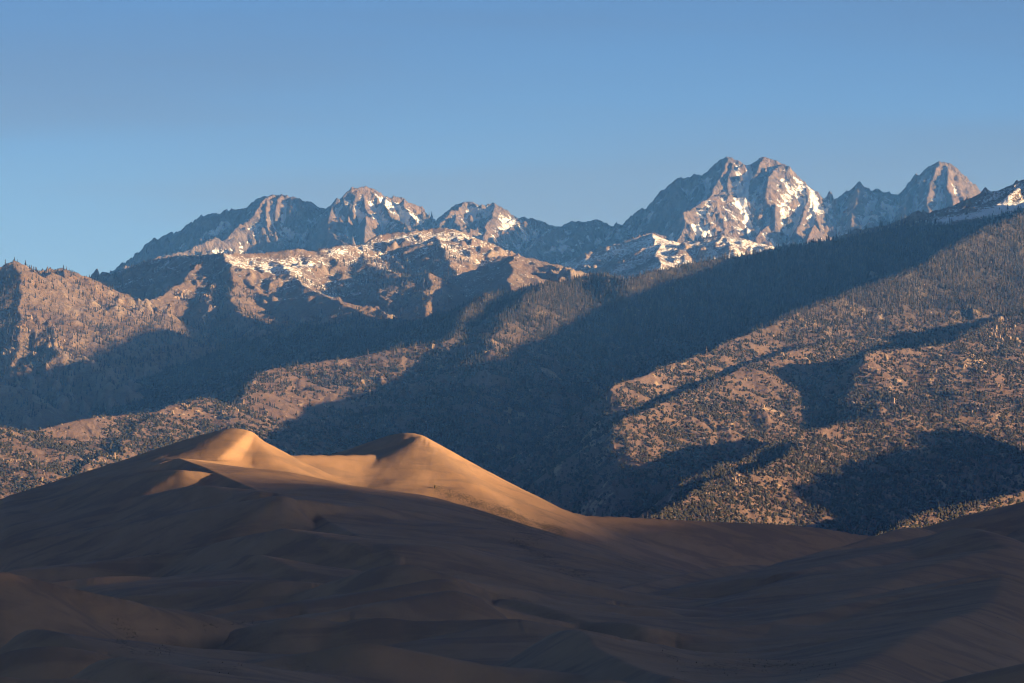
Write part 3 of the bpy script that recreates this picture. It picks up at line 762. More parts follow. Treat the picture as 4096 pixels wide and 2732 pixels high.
rdu(world_pts(T(f3, (400, 1180), (560, 1162), (660, 1200), (720, 1290), (850, 1362), (1000, 1432), (1150, 1490), (1300, 1520)), (1560, 1330)), 0.3, 0.68, owner=3, w=105, rnd=0.9)
rdu(world_pts(T(f3, (500, 1570), (700, 1535), (850, 1530), (950, 1560)), 1150), 0.3, 0.68, owner=3, w=105)
rdu(world_pts(T(f1, (-700, 760), (-300, 712), (-50, 712), (60, 725), (120, 745), (200, 790), (300, 840), (420, 910), (560, 985), (700, 1055), (800, 1097), (900, 1140), (1000, 1210)), (1650, 1700)), 0.20, 0.68, owner=7, w=110, rnd=0.9)
rdu(world_pts(T(f1, (-300, 1400), (0, 1345), (150, 1302), (300, 1276), (400, 1272), (500, 1300), (700, 1340)), (1330, 1320)), 0.2, 0.68, owner=7, w=110, rnd=0.9)
rdu(world_pts(T(f1, (200, 1150), (330, 1160), (430, 1190), (550, 1246), (640, 1296), (720, 1328)), (1450, 1400)), 0.20, 0.68, owner=7, w=110, rnd=0.9)
rdu(world_pts(T(f1, (700, 1400), (800, 1375), (880, 1366), (980, 1366), (1050, 1390), (1200, 1470), (1350, 1530), (1450, 1590)), (1230, 1180)), 0.2, 0.68, owner=7, w=110, rnd=0.9)
rdu(world_pts(T(f1, (-300, 1440), (0, 1480), (150, 1502), (350, 1496), (600, 1492), (800, 1560)), 1080), 0.20, 0.68, owner=7, w=110, rnd=3)

U = columns(0, 1024, 1.25 if not QUICK else 2.4, -200, 1250)
D = np.concatenate([np.arange(760, 1100, 10), np.arange(1100, 2700, 4.2 if not QUICK else 9), np.arange(2700, 3400, 3.6 if not QUICK else 8), np.arange(3400, 4060, 5.5 if not QUICK else 9), np.arange(4070, 4900, 28)])
Y = np.repeat(D[:, None], len(U), 1).astype(f32)
X = ((U - CX)[None, :] / F * D[:, None]).astype(f32)
base = np.interp(Y, [700, 1100, 1500, 2000, 2500, 3000, 3500, 4900], [-60, -45, -40, -28, -10, 5, 10, 0])
Z, own, near = raise_ridges(X, Y, du, base.astype(f32), 20.0)
Z = 0.7 * Z + 0.3 * blur(Z, 1)
Zs = blur(blur(blur(Z, 14, (1,)), 3, (0,)), 8, (1,))
Z = Z + (Zs - Z) * np.clip((near - 7.0) / 22.0, 0.12, 1)
cr, ca = math.cos(0.6), math.sin(0.6)
Z += np.clip((near - 8) / 30, 0, 1) * np.clip((3150 - Y) / 300, 0, 1) * 1.6 * (ridged((X * cr + Y * ca) / 3.2, (Y * cr - X * ca), 62, 3, 231, 0.4) - 0.9)
Z += np.clip(near / 20, 0, 1) * 0.30 * fbm((X * cr + Y * ca) / 7.0, (Y * cr - X * ca), 14, 2, 221)
Z += np.clip(near / 60, 0, 1) * (1.8 * fbm(X, Y, 110, 3, 201)) + np.clip(near / 25, 0, 1) * 0.25 * fbm(X, Y, 18, 3, 211)
zx, zy = slopes(Z, U, D)
row = HZ - Z / Y * F
colp = X / Y * F + CX
def patch(fn, pts, wd):
    return seg_boost(X, Y, T(fn, *pts), 0, wd, 1.0)
veg = np.zeros(X.shape)
veg = np.maximum(veg, patch(r5, [(930, 1110), (1060, 1150), (1200, 1210), (1400, 1260), (1550, 1330), (1750, 1400)], 11) * 0.62)
veg = np.maximum(veg, patch(r5, [(1150, 1200), (1400, 1330), (1600, 1420)], 12) * 0.55)
veg = np.maximum(veg, patch(f3, [(100, 500), (300, 600), (500, 720), (700, 770)], 9) * 0.55)
veg = np.maximum(veg, patch(f3, [(900, 650), (1150, 690)], 7) * 0.45)
veg = np.maximum(veg, patch(f1, [(950, 930), (1300, 910), (1450, 900)], 8) * 0.42)
veg = np.maximum(veg, patch(f1, [(850, 1120), (1050, 1180), (900, 1260), (1050, 1330), (1300, 1320)], 10) * 0.52)
veg = np.maximum(veg, patch(f1, [(1050, 1170), (1500, 1150), (1900, 1110)], 5) * 0.5)
veg = np.maximum(veg, patch(f1, [(950, 630), (1200, 590)], 5) * 0.45)
veg = np.maximum(veg, patch(f3, [(1250, 1330), (1400, 1450), (1900, 1430), (2500, 1440)], 10) * 0.5)
veg = np.maximum(veg, patch(f2, [(1500, 740), (1750, 760)], 5) * 0.45)
veg = np.maximum(veg, patch(f1, [(1500, 1470), (2000, 1440), (2500, 1440)], 7) * 0.4)
fown = own.copy()
fown[fown == 0] = 3
fown = fown[:-1, :-1]
DUNE = dict(X=X, Y=Y, Z=Z, U=U, D=D, veg=veg, row=row, col=colp)
terrain_objects(X, Y, Z, fown, {"veg": veg}, {
    1: ("dune", "tall sunlit sand dune with a shadowed hollow under its peak, left of centre", "dune"),
    2: ("dune", "sunlit sand dune with a curved brink and long right flank, behind the hollowed dune", "dune"),
    3: ("dune", "low shaded dunes with overlapping crests in the middle foreground", "dune"),
    4: ("dune", "shaded dune crest winding from the right edge toward the central hollow", "dune"),
    5: ("dune", "rounded shaded dune swelling at the right edge", "dune"),
    6: ("dune", "dark dune slopes in the bottom right corner", "dune"),
    7: ("dune", "shaded dune with a slanting crest in the bottom left corner", "dune"),
    8: ("dune", "tiny sunlit dune tip peeking over the shaded dune line", "dune")}, MAT_SAND)

# ================================================================== range to the east that shades the dunes, and the ground
def world_grid(x0, x1, nx, y0, y1, ny):
    return np.meshgrid(np.linspace(x0, x1, nx), np.linspace(y0, y1, ny))
def shade_crest(pts):
    """(distance x of the crest, depth of the dune it shades, height of the shadow it throws there where x = 0) -> crest in the world"""
    return np.array([[x, yd - x / math.tan(saz), zt + x / math.sin(saz) * math.tan(sel)] for x, yd, zt in pts])
EC = shade_crest([(8700, -3500, 110), (8600, -800, 100), (8500, 900, 78), (8450, 1500, 81), (8450, 1900, 72), (8450, 2400, 90), (8450, 2750, 142), (8450, 2980, 132), (8480, 3200, 100), (8500, 3700, 86), (8550, 4150, 98), (8700, 4550, -250), (8900, 5200, -600)])
GX, GY = world_grid(5200, 12600, 200, max(EC[:, 1].min() - 600, -9400), EC[:, 1].max() + 600, 300)
er = [Ridge(EC, 0.5, 0.5, w=2500, owner=1)]
GZ, _, gnear = raise_ridges(GX, GY, er, np.full(GX.shape, -110.0), 20)
GZ += np.clip(gnear / 200, 0.1, 1) * 60 * (ridged(GX, GY, 600, 4, 300) - 0.9)
GZ = np.maximum(GZ, -112.0)
terrain_objects(GX, GY, GZ, np.ones((GX.shape[0] - 1, GX.shape[1] - 1), int), {"rock": np.full(GX.shape, 0.2), "wood": np.full(GX.shape, 0.6)}, {
    1: ("mountain", "mountain range off to the east that shades the foreground dunes", "mountain")}, MAT_FOOT)
gx, gy = world_grid(-13000, 13000, 3, -9500, 22000, 3)
gz = np.full(gx.shape, -115.0)
terrain_objects(gx, gy, gz, np.ones((2, 2), int), {}, {1: ("ground", "flat valley floor far below the dunes", "ground")}, MAT_GROUND)

# ================================================================== trees, rocks and tufts
def jitter_ico(radius, sub, amp, seed, squash=(1, 1, 1), lift=0.0):
    import bmesh
    bm = bmesh.new()
    bmesh.ops.create_icosphere(bm, subdivisions=sub, radius=1.0)
    r = np.random.default_rng(seed)
    for v in bm.verts:
        k = 1 + amp * (r.random() - 0.5) * 2
        v.co = Vector((v.co.x * k * squash[0] * radius, v.co.y * k * squash[1] * radius, v.co.z * k * squash[2] * radius + lift))
    me = bpy.data.meshes.new("tmp")
    bm.to_mesh(me); bm.free()
    V = np.array([v.co[:] for v in me.vertices]); Fc = np.array([p.vertices[:] for p in me.polygons])
    bpy.data.meshes.remove(me)
    return V, Fc

def merge(parts):
    vs, fs, n = [], [], 0
    for v, f in parts:
        vs.append(v); fs.append(f + n); n += len(v)
    return np.concatenate(vs), np.concatenate(fs)

def cone(r0, z0, z1, seg, seed, tip=(0, 0)):
    r = np.random.default_rng(seed)
    a = np.linspace(0, 2 * math.pi, seg, endpoint=False) + r.random() * 2
    rr = r0 * (0.7 + 0.6 * r.random(seg))
    zz = z0 + (z1 - z0) * 0.22 * (r.random(seg) - 0.3)
    V = np.concatenate([np.stack([np.cos(a) * rr, np.sin(a) * rr, zz], 1), [[tip[0], tip[1], z1], [0, 0, z0 + 0.25 * (z1 - z0)]]])
    i = np.arange(seg); j = (i + 1) % seg
    return V, np.concatenate([np.stack([i, j, np.full(seg, seg)], 1), np.stack([j, i, np.full(seg, seg + 1)], 1)])

# unit-height tree shapes
con_me = []
for s in range(2):
    V, Fc = merge([cone(0.055, -0.05, 0.35, 5, 70 + s)] + [cone(0.19 * (1 - 0.72 * k / 4) * (1 + 0.15 * ((k * 7 + s) % 3 - 1)), 0.05 + 0.19 * k, 0.36 + 0.185 * k if k < 4 else 1.0, 8, 10 * s + k) for k in range(5)])
    con_me.append(new_mesh("conifer_tree", V, Fc, MAT_CONIFER, smooth=False))
pin_me = []
for s in range(2):
    r = np.random.default_rng(90 + s)
    parts = [cone(0.09, -0.08, 0.5, 5, 33 + s)]
    for k in range(6):
        a, q = r.random() * 6.28, 0.26 * math.sqrt(r.random())
        V, Fc = jitter_ico(0.25 + 0.14 * r.random(), 1, 0.35, 100 + 10 * s + k, (1, 1, 0.85))
        parts.append((V + np.array([q * math.cos(a), q * math.sin(a), 0.34 + 0.42 * r.random()]), Fc))
    V, Fc = merge(parts)
    pin_me.append(new_mesh("pinyon_tree", V, Fc, MAT_PINYON, smooth=False))
V, Fc = merge([cone(0.030, -0.05, 1.0, 5, 3)] + [cone(0.10 * (1 - 0.15 * k), 0.30 + 0.16 * k, 0.42 + 0.17 * k, 5, 40 + k) for k in range(3)])
snag_me = new_mesh("dead_tree", V, Fc, MAT_SNAG, smooth=False)
tp = []
r = np.random.default_rng(5)
for k in range(9):
    a = r.random() * 6.28
    lean = 0.5 * r.random()
    tp.append((np.array([[-0.12 * math.sin(a), 0.12 * math.cos(a), 0], [0.12 * math.sin(a), -0.12 * math.cos(a), 0], [math.cos(a) * lean, math.sin(a) * lean, 0.6 + 0.5 * r.random()]]), np.array([[0, 1, 2]])))
V, Fc = merge(tp)
tuft_me = new_mesh("tuft", V, Fc, MAT_TUFT, smooth=False)
BOXF = np.array([[0, 2, 1], [1, 2, 3], [4, 5, 6], [5, 7, 6], [0, 1, 4], [1, 5, 4], [2, 6, 3], [3, 6, 7], [0, 4, 2], [2, 4, 6], [1, 3, 5], [3, 7, 5]])
def shard(r, w, dpt, h):
    """a fractured block: a box with every corner moved, narrower on top"""
    V = np.array([[x, y, z] for z in (-0.6, 1.0) for y in (-0.5, 0.5) for x in (-0.5, 0.5)], float)
    V += r.normal(0, 0.13, V.shape)
    V[4:, :2] *= 0.45 + 0.4 * r.random()
    V *= np.array([w, dpt, h])
    a, b = r.random() * 6.28, r.normal(0, 0.22)
    c, sn = math.cos(a), math.sin(a)
    V[:, :2] = V[:, :2] @ np.array([[c, -sn], [sn, c]])
    V[:, 0] += V[:, 2] * b
    return V
rock_me = []
for s in range(6):
    r = np.random.default_rng(400 + s)
    parts = []
    for k in range(13):
        V = shard(r, 0.35 + 0.55 * r.random(), 0.35 + 0.4 * r.random(), 0.25 + 0.75 * r.random() ** 1.6)
        parts.append((V + np.array([r.normal(0, 0.62), r.normal(0, 0.35), r.normal(0, 0.12)]), BOXF))
    V, Fc = merge(parts)
    rock_me.append(new_mesh("rock_outcrop", V, Fc, MAT_ROCK, smooth=False))
V, Fc = jitter_ico(1.0, 1, 0.3, 77, (1.1, 0.9, 0.75))
boulder_me = new_mesh("boulder", V, Fc, MAT_ROCK, smooth=False)

def sample(Gd, u, d, key="Z"):
    fu = np.clip(np.interp(u, Gd["U"], np.arange(len(Gd["U"]))), 0, len(Gd["U"]) - 1.001)
    fd = np.clip(np.interp(d, Gd["D"], np.arange(len(Gd["D"]))), 0, len(Gd["D"]) - 1.001)
    iu, idd = fu.astype(int), fd.astype(int)
    a, b = fu - iu, fd - idd
    A = Gd[key]
    return A[idd, iu] * (1 - a) * (1 - b) + A[idd, iu + 1] * a * (1 - b) + A[idd + 1, iu] * (1 - a) * b + A[idd + 1, iu + 1] * a * b

def horizon(Gd):
    """highest sight line passed so far, per grid node, seen from the camera"""
    e = Gd["Z"] / Gd["Y"]
    return np.maximum.accumulate(e, axis=0)
for Gd in (DUNE, FOOT, ALP):
    Gd["hor"] = horizon(Gd)
dune_top = (DUNE["U"], DUNE["hor"][-1])
foot_top = (FOOT["U"], np.maximum(FOOT["hor"][-1], np.interp(FOOT["U"], *dune_top)))
def visible(Gd, u, d, z, h, near_tops, slack=6.0):
    e = (z + h) / d
    own_h = sample(Gd, u, d, "hor")
    ok = e > own_h - slack / F
    for tp_ in near_tops:
        ok &= e > np.interp(u, *tp_)
    return ok

def near_lookup(Gd, key, u, d):
    iu = np.clip(np.searchsorted(Gd["U"], u), 0, len(Gd["U"]) - 1)
    idd = np.clip(np.searchsorted(Gd["D"], d), 0, len(Gd["D"]) - 1)
    return Gd[key][idd, iu]

def scatter_cloud(name, label, cat, x, y, z, s, src, seed):
    """one object: points that carry copies of a source mesh object"""
    r = np.random.default_rng(seed)
    me = bpy.data.meshes.new(name)
    n = len(x)
    me.vertices.add(n)
    me.vertices.foreach_set("co", np.stack([x, y, z], 1).astype(np.float32).ravel())
    at = me.attributes.new("size", 'FLOAT_VECTOR', 'POINT')
    wob = 0.8 + 0.4 * r.random(n)
    at.data.foreach_set("vector", np.stack([s * wob, s * wob, s], 1).astype(np.float32).ravel())
    at = me.attributes.new("turn", 'FLOAT_VECTOR', 'POINT')
    at.data.foreach_set("vector", np.stack([r.normal(0, 0.05, n), r.normal(0, 0.05, n), r.random(n) * 6.28], 1).astype(np.float32).ravel())
    o = bpy.data.objects.new(name, me)
    COL.objects.link(o)
    ng = bpy.data.node_groups.new(name + "_scatter", 'GeometryNodeTree')
    ng.interface.new_socket("Geometry", in_out='INPUT', socket_type='NodeSocketGeometry')
    ng.interface.new_socket("Geometry", in_out='OUTPUT', socket_type='NodeSocketGeometry')
    N, L = ng.nodes, ng.links
    gi, go = N.new("NodeGroupInput"), N.new("NodeGroupOutput")
    ip = N.new("GeometryNodeInstanceOnPoints")
    oi = N.new("GeometryNodeObjectInfo")
    oi.inputs["Object"].default_value = src
    oi.inputs["As Instance"].default_value = True
    a1, a2 = N.new("GeometryNodeInputNamedAttribute"), N.new("GeometryNodeInputNamedAttribute")
    a1.data_type = a2.data_type = 'FLOAT_VECTOR'
    a1.inputs["Name"].default_value, a2.inputs["Name"].default_value = "size", "turn"
    er_ = N.new("FunctionNodeEulerToRotation")
    L.new(gi.outputs[0], ip.inputs["Points"])
    L.new(oi.outputs["Geometry"], ip.inputs["Instance"])
    L.new(a1.outputs["Attribute"], ip.inputs["Scale"])
    L.new(a2.outputs["Attribute"], er_.inputs[0])
    L.new(er_.outputs[0], ip.inputs["Rotation"])
    L.new(ip.outputs[0], go.inputs[0])
    md = o.modifiers.new("scatter", 'NODES')
    md.node_group = ng
    tag(o, label, cat, None, "stuff")
    return o

def place(me, name, x, y, z, s, rz, label, cat, group):
    o = bpy.data.objects.new(name, me)
    COL.objects.link(o)
    o.location = (x, y, z); o.scale = s if isinstance(s, tuple) else (s, s, s); o.rotation_euler = (0, 0, rz)
    return tag(o, label, cat, group)

# ---- foothill woods
def candidates(n, u0, u1, d0, d1, seed):
    r = np.random.default_rng(seed)
    u = r.uniform(u0, u1, n)
    d = np.sqrt(r.uniform(d0 * d0, d1 * d1, n))
    return u, d, r
NT_ = 80000 if QUICK else 520000
u, d, r = candidates(NT_, -70, 1095, 5700, 11200, 900)
z = sample(FOOT, u, d)
x = (u - CX) / F * d
row_ = HZ - z / d * F
ow = near_lookup(FOOT, "own", u, d)
rk = near_lookup(FOOT, "rock", u, d)
cl = fbm(x, d, 160, 3, 811)
fine = fbm(x, d, 30, 2, 821)
upper = np.clip((350 - row_) / 45, 0, 1)               # conifers above, pinyon and juniper below
dens = np.where(ow == 6, 0.40, np.where(ow == 3, 0.68, np.where((ow == 4) | (ow == 5), 0.92, 0.5)))
dens = np.maximum(dens, upper * 0.95)
dens = np.where((ow == 7) | ((ow == 1) & (u > 560)), 1.0, dens)
cv = near_lookup(FOOT, "conc", u, d)
dens = dens + 0.10 + 0.6 * cl + 0.5 * fine + np.clip(0.10 * cv, -0.3, 0.35) - 0.5 * np.clip(rk - 0.4, 0, 1)
for (cx_, cy_, rx_, ry_, am) in [(r6(960, 320)[0], r6(960, 320)[1], 42, 18, 0.45), (r6(700, 410)[0], r6(700, 410)[1], 38, 10, 0.35), (r6(1150, 400)[0], r6(1150, 400)[1], 14, 12, 0.35),
                                 (r5(150, 520)[0], r5(150, 520)[1], 38, 22, 0.35), (r4(1950, 500)[0], r4(1950, 500)[1], 30, 25, 0.3), (r6(700, 1100)[0], r6(700, 1100)[1], 40, 25, 0.12), (r4(1150, 700)[0], r4(1150, 700)[1], 30, 18, 0.2)]:
    dens -= am * np.exp(-((u - cx_) / rx_) ** 2 - ((row_ - cy_) / ry_) ** 2)
keep = r.random(NT_) < np.clip(dens, 0.02, 1)
vis = visible(FOOT, u, d, z, 10.0, [dune_top], 5.0)
keep &= vis
u, d, x, z, row_, upper, ow = [a[keep] for a in (u, d, x, z, row_, upper, ow)]
n = len(u)
q = r.random(n)
is_con = q < np.clip(upper * 0.95 + np.where((ow == 7) | (ow == 1), 0.35, 0.06), 0, 1)
is_snag = is_con & (r.random(n) < 0.20 * upper)
hgt = np.where(is_con, 4.6 + 8.0 * r.random(n) ** 1.8, 2.0 + 3.7 * r.random(n) ** 1.5)
# the three hundred that show largest stand as single trees
app = hgt / d + np.where(is_con, -1.0, 0.0)
in_frame = (u > 4) & (u < 1020)
strict = visible(FOOT, u, d, z, hgt * 0.4, [dune_top], 1.0)
score = np.where(in_frame & strict & (ow != 1), app, -9)
big = np.argsort(-score)[:300]
single = np.zeros(n, bool); single[big] = True
SIDE = {3: "round pinyon tree on the middle foothill spur", 4: "round pinyon tree on the spur above the right dunes",
        5: "round pinyon tree on the lowest right spur", 6: "round pinyon tree behind the left dune slope"}
GRP = {3: "pinyons on the middle spur", 4: "pinyons on the spur above the right dunes", 5: "pinyons on the lowest right spur", 6: "pinyons behind the left dune slope"}
ZONE_U = {}
for k in set(int(v) for v in ow[big]):
    uu, rr = u[big][ow[big] == k], row_[big][ow[big] == k]
    ZONE_U[k] = (np.quantile(uu, [0.2, 0.4, 0.6, 0.8]), np.median(rr))
def zone(i):
    qs, rm = ZONE_U[int(ow[i])]
    c = int(np.searchsorted(qs, u[i]))
    return ["at its far left", "left of its middle", "near its middle", "right of its middle", "at its far right"][c] + (", upper half" if row_[i] < rm else ", lower half")
for i in big:
    k = int(ow[i]) if int(ow[i]) in SIDE else 3
    place(pin_me[i % 2], "pinyon_tree", x[i], d[i], z[i] - 0.15, (hgt[i] * r.uniform(0.9, 1.25), hgt[i], hgt[i]), r.random() * 6.28, SIDE[k] + " " + zone(i), "tree", GRP[k] + ", " + zone(i))
ib = big[0]
xs_, ys_ = x[ib] + 9.0, d[ib] + 3.0
src_pin = place(pin_me[0], "pinyon_tree", xs_, ys_, float(sample(FOOT, np.array([xs_ / ys_ * F + CX]), np.array([ys_]))[0]), 6.0, 0.4,
                SIDE.get(int(ow[ib]), SIDE[3]) + " " + zone(ib), "tree", GRP.get(int(ow[ib]), GRP[3]) + ", " + zone(ib))
def proto(me, name, fn, px, py, Gd, s, label, cat, group):
    """a real tree or rock on the hillside that also serves as the pattern for the mass"""
    xx, yy, zz = hit(Gd, *fn(px, py))
    return place(me, name, xx, yy, zz, s, 0.7, label, cat, group)
def hit(Gd, px, py):
    iu = int(np.clip(np.searchsorted(Gd["U"], px), 0, len(Gd["U"]) - 1))
    rows = HZ - Gd["Z"][:, iu] / Gd["Y"][:, iu] * F
    w = np.where(rows <= py)[0]
    k = w[0] if len(w) else int(np.argmin(rows))
    dd = Gd["Y"][k, iu]
    return (px - CX) / F * dd, dd, Gd["Z"][k, iu]
src_con = proto(con_me[0], "conifer_tree", r6, 480, 240, FOOT, 12.0, "single spiky conifer on the crest of the upper forested spur", "tree", None)
src_con2 = proto(con_me[1], "conifer_tree", r3, 1200, 610, FOOT, 13.0, "single spiky conifer on the long shaded ridge below the jagged peaks", "tree", None)
src_snag = proto(snag_me, "dead_tree", r3, 1080, 640, FOOT, 12.0, "bare grey dead tree standing on the forested ridge below the twin-summit massif", "tree", None)
rest = ~single
a = rest & ~is_con
scatter_cloud("woodland", "pinyon and juniper woodland dotting the lower foothills", "woodland", x[a], d[a], z[a] - 0.2, hgt[a], src_pin, 1)
b = rest & is_con & ~is_snag
h2 = (np.arange(n) % 2).astype(bool)
scatter_cloud("forest", "dark conifer forest covering the upper foothills and ridges", "forest", x[b & h2], d[b & h2], z[b & h2] - 0.2, hgt[b & h2], src_con, 2)
scatter_cloud("forest", "scattered taller conifers through the forest on the shaded ridges", "forest", x[b & ~h2], d[b & ~h2], z[b & ~h2] - 0.2, hgt[b & ~h2] * 1.05, src_con2, 3)
scatter_cloud("dead_wood", "pale standing dead trunks among the conifers on the upper ridges", "forest", x[is_snag & rest], d[is_snag & rest], z[is_snag & rest] - 0.2, hgt[is_snag & rest], src_snag, 4)
N_FOREST = n

# ---- open stands of conifers on the brown mountain and its neighbours
n = 20000 if QUICK else 90000
u, d, r = candidates(n, -60, 1090, 9950, 14000, 950)
z = sample(ALP, u, d); x = (u - CX) / F * d
row_ = HZ - z / d * F
ow = near_lookup(ALP, "own", u, d)
dens = 0.02 + 0.75 * np.clip(fbm(x, d, 260, 3, 951) - 0.02, 0, 1) + 0.9 * np.clip((row_ - 305) / 30, 0, 1)
dens = np.where(row_ < 258, dens * np.clip((row_ - 244) / 14, 0, 1), dens)
for fn, px, py, rx_, ry_, am in [(r2, 420, 640, 45, 18, 0.5), (r2, 950, 650, 22, 18, 0.5), (r2, 720, 760, 30, 12, 0.4), (r1, 250, 760, 22, 18, 0.5), (r1, 650, 830, 22, 25, 0.45), (r1, 1500, 800, 14, 22, 0.6), (r1, 40, 800, 12, 30, 0.4), (r2, 840, 860, 12, 14, 0.5)]:
    a0, b0 = fn(px, py)
    dens += am * np.exp(-((u - a0) / rx_) ** 2 - ((row_ - b0) / ry_) ** 2)
for fn, px, py, rx_, ry_, am in [(r1, 1900, 780, 30, 20, 0.6), (r1, 500, 1100, 20, 14, 0.5), (r2, 150, 850, 35, 10, 0.5)]:
    a0, b0 = fn(px, py)
    dens -= am * np.exp(-((u - a0) / rx_) ** 2 - ((row_ - b0) / ry_) ** 2)
dens = np.where((ow == 3) | (ow == 4), 0.015, dens)
dens = np.where(ow == 5, np.where(row_ > 222, 0.8, 0.03), dens)
k = (r.random(n) < np.clip(dens, 0, 1) * 0.85) & visible(ALP, u, d, z, 10.0, [foot_top], 4.0)
u, d, x, z = u[k], d[k], x[k], z[k]
hh = 5.0 + 9.0 * r.random(len(u)) ** 1.5
src_con3 = proto(con_me[1], "conifer_tree", r1, 1960, 620, ALP, 11.0, "small lone conifer high on the snow-dusted brown mountain", "tree", None)
scatter_cloud("tree_stand", "scattered dark conifers across the brown mountain and the left hill", "forest", x, d, z - 0.3, hh, src_con3, 6)
N_ALP = len(u)

# ---- rock outcrops, each one a thing
OUT = [
    (r4, FOOT, "tan rock outcrop among the scrub behind the left dune slope", "outcrops behind the left dune slope",
     [(60, 740, 1.9), (20, 720, 1.4), (210, 810, 1.4), (60, 920, 1.8), (110, 900, 1.2), (190, 940, 1.4), (270, 1010, 1.2), (240, 1050, 1.7), (130, 1040, 1.1), (500, 940, 1.3), (540, 910, 1.0),
      (640, 910, 1.7), (730, 890, 1.6), (680, 920, 1.2), (960, 830, 1.0), (850, 820, 1.1), (690, 630, 0.7), (1250, 560, 1.3), (1150, 590, 1.2), (1080, 600, 0.9), (1350, 505, 1.0)]),
    (r4, FOOT, "pale jagged rock rib above and left of the hollowed dune's peak", "rock ribs above the hollowed dune",
     [(1560, 570, 1.5), (1500, 600, 1.4), (1620, 530, 1.5), (1460, 625, 1.1), (1740, 700, 1.0)]),
    (r5, FOOT, "pale rock outcrop on the rounded sunlit spur between the two dune peaks", "outcrops between the dune peaks",
     [(130, 240, 1.2), (240, 430, 1.5), (340, 400, 1.3), (410, 400, 1.5), (430, 470, 1.5), (270, 540, 1.5), (130, 650, 1.2), (250, 600, 1.2), (350, 520, 1.2), (470, 550, 1.0), (180, 560, 1.2), (90, 550, 1.0)]),
    (r5, FOOT, "pale cliff or outcrop at the blunt right end of the wooded spur", "outcrops on the blunt spur end",
     [(880, 150, 1.5), (930, 235, 1.5), (780, 270, 1.3), (720, 310, 1.1), (850, 270, 1.3), (950, 290, 1.2), (985, 180, 1.2), (1050, 210, 1.0), (1140, 210, 1.2), (1260, 180, 1.1), (1290, 120, 1.1), (1230, 80, 1.2)]),
    (r6, FOOT, "pale rock outcrop on the middle foothill spur, right half", "outcrops on the middle spur",
     [(250, 350, 1.3), (330, 330, 1.1), (210, 370, 1.1), (700, 400, 1.1), (920, 250, 1.3), (1080, 300, 1.0), (1100, 20, 1.2), (1040, 60, 1.1), (860, 140, 1.3), (940, 120, 1.1), (1230, 270, 1.4), (1300, 200, 1.2),
      (1520, 270, 1.7), (1650, 350, 1.3), (1800, 360, 1.7), (1840, 260, 1.5), (1760, 330, 1.2), (1990, 330, 1.9), (2090, 330, 1.5), (2200, 435, 1.9), (2230, 310, 1.1), (1570, 530, 1.7), (1510, 550, 1.4), (1370, 550, 1.5),
      (1270, 540, 1.6), (1130, 575, 1.4), (1030, 575, 1.5), (340, 620, 1.1), (800, 560, 0.9), (1780, 490, 1.1), (1950, 515, 1.0)]),
    (r6, FOOT, "large tan crag among the trees near the right edge", "crags near the right edge",
     [(2200, 50, 2.2), (2150, 110, 2.2), (2260, 110, 2.2), (2190, 160, 2.0), (2130, 150, 1.6), (2290, 170, 1.6), (2170, 215, 1.3), (2220, 90, 2.0)]),
    (r6, FOOT, "pale rock outcrop on the tree-dotted spur just above the right dunes", "outcrops on the lower right spur",
     [(640, 960, 1.4), (655, 1000, 1.7), (640, 1030, 1.4), (570, 1070, 1.7), (520, 1050, 1.1), (680, 1080, 1.0), (1330, 730, 1.4), (1480, 840, 1.3), (1660, 870, 1.2), (1330, 930, 1.0), (620, 1210, 1.3), (1050, 1050, 0.9),
      (1100, 880, 0.8), (2040, 595, 1.1), (2080, 585, 1.1), (1350, 880, 1.0)]),
    (r1, ALP, "sunlit rock crag standing out of the shaded side of the brown mountain", "crags on the brown mountain",
     [(1180, 830, 2.4), (1130, 880, 2.2), (1220, 800, 2.0), (1390, 820, 1.8), (1430, 900, 2.2), (1410, 960, 2.2), (1430, 760, 1.8), (1050, 840, 1.6), (1060, 930, 2.0), (950, 930, 2.0), (1340, 1120, 2.2), (1380, 1090, 1.8), (1270, 1050, 1.6), (1320, 1150, 1.8)]),
    (r1, ALP, "tall orange rock crag low on the left-edge hill", "crags on the left-edge hill",
     [(370, 1100, 3.0), (360, 1150, 2.6), (390, 1160, 2.4), (230, 1220, 2.6), (60, 1210, 2.4), (80, 1180, 2.0), (150, 1050, 2.4), (170, 960, 2.2), (120, 1130, 2.0)]),
]
r = np.random.default_rng(77)
def nth(k):
    return "%d%s" % (k, "th" if 10 < k % 100 < 14 else {1: "st", 2: "nd", 3: "rd"}.get(k % 10, "th"))
for fn, Gd, lab, grp, pts in OUT:
    for kk, (px, py, s) in enumerate(sorted(pts)):
        xx, yy, zz = hit(Gd, *fn(px, py))
        sz = s * yy / F * (2.7 if Gd is FOOT else 1.9)
        me = rock_me[r.integers(0, 6)]
        place(me, "rock_outcrop", xx, yy + sz * 0.35, zz - sz * 0.2, (sz * r.uniform(0.8, 1.25), sz, sz * r.uniform(0.8, 1.35)), r.normal(0.2, 0.5), ("leftmost " if kk == 0 else "rightmost " if kk == len(pts) - 1 else nth(kk + 1) + " from left ") + lab, "rock", grp)

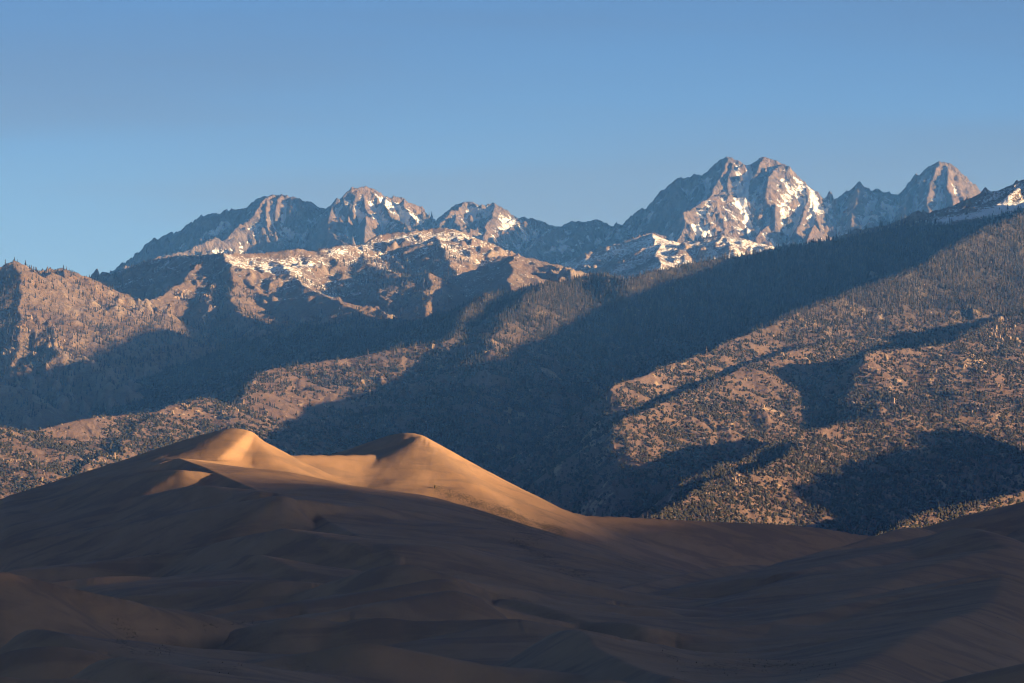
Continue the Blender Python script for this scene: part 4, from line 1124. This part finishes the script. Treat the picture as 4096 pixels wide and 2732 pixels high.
# ---- small boulders
n = 12000 if QUICK else 60000
u, d, r = candidates(n, -40, 1070, 6300, 10000, 970)
z = sample(FOOT, u, d); x = (u - CX) / F * d
den = np.clip(0.25 * fbm(x, d, 90, 3, 971) + 0.5 * near_lookup(FOOT, "rock", u, d) - 0.02, 0, 0.4)
k = (r.random(n) < den) & visible(FOOT, u, d, z, 2.0, [dune_top], 2.0)
xx, yy, zz = hit(FOOT, *r6(1180, 500))
src_b = place(boulder_me, "boulder", xx, yy, zz, 3.0, 0.3, "small pale boulder in the middle of the sunlit foothill spur", "rock", None)
scatter_cloud("boulders", "small pale boulders strewn between the foothill trees", "rocks", x[k], d[k], z[k], r.uniform(0.9, 2.6, k.sum()), src_b, 8)

# ---- tufts of grass on the dunes
n = 30000 if QUICK else 160000
u, d, r = candidates(n, -20, 1050, 1080, 3900, 980)
z = sample(DUNE, u, d); x = (u - CX) / F * d
vg = sample(DUNE, u, d, "veg") + 0.35 * fbm(x, d, 25, 3, 981)
k = (r.random(n) < np.clip((vg - 0.25) * 0.9, 0, 0.6)) & visible(DUNE, u, d, z, 1.0, [], 3.0)
xx, yy, zz = hit(DUNE, *r5(905, 1100))
src_t = place(tuft_me, "grass_tuft", xx, yy, zz, 3.6, 0.3, "dark shrub at the upper tip of the grassy patch on the second dune", "shrub", None)
scatter_cloud("dune_grass", "sparse dry grass tufts on the dune flanks and hollows", "grass", x[k], d[k], z[k], r.uniform(0.22, 0.55, k.sum()), src_t, 9)
print("COUNTS forest", N_FOREST, "alp", N_ALP, "boulders/tufts", int(k.sum()))

# ================================================================== air
hm = bpy.data.materials.new("haze_air")
hm.use_nodes = True
hn, hl = hm.node_tree.nodes, hm.node_tree.links
hn.clear()
ho = hn.new("ShaderNodeOutputMaterial")
hv = hn.new("ShaderNodeVolumePrincipled")
hv.inputs["Color"].default_value = (0.09, 0.33, 1.0, 1)
hv.inputs["Absorption Color"].default_value = (1, 1, 1, 1)
hv.inputs["Density"].default_value = 2.5e-5
hv.inputs["Anisotropy"].default_value = 0.0
hl.new(hv.outputs[0], ho.inputs["Volume"])
bx0, bx1, by0, by1, bz0, bz1 = -13100, 13100, -9600, 22100, -117, 1950
hvx = np.array([[x, y, z] for z in (bz0, bz1) for y in (by0, by1) for x in (bx0, bx1)], float)
hq = np.array([[0, 2, 3, 1], [4, 5, 7, 6], [0, 1, 5, 4], [2, 6, 7, 3], [0, 4, 6, 2], [1, 3, 7, 5]])
haze = bpy.data.objects.new("haze", new_mesh("haze", hvx, hq, hm, smooth=False))
COL.objects.link(haze)
tag(haze, "thin blue morning air veiling the distant mountains", "haze", None, "stuff")
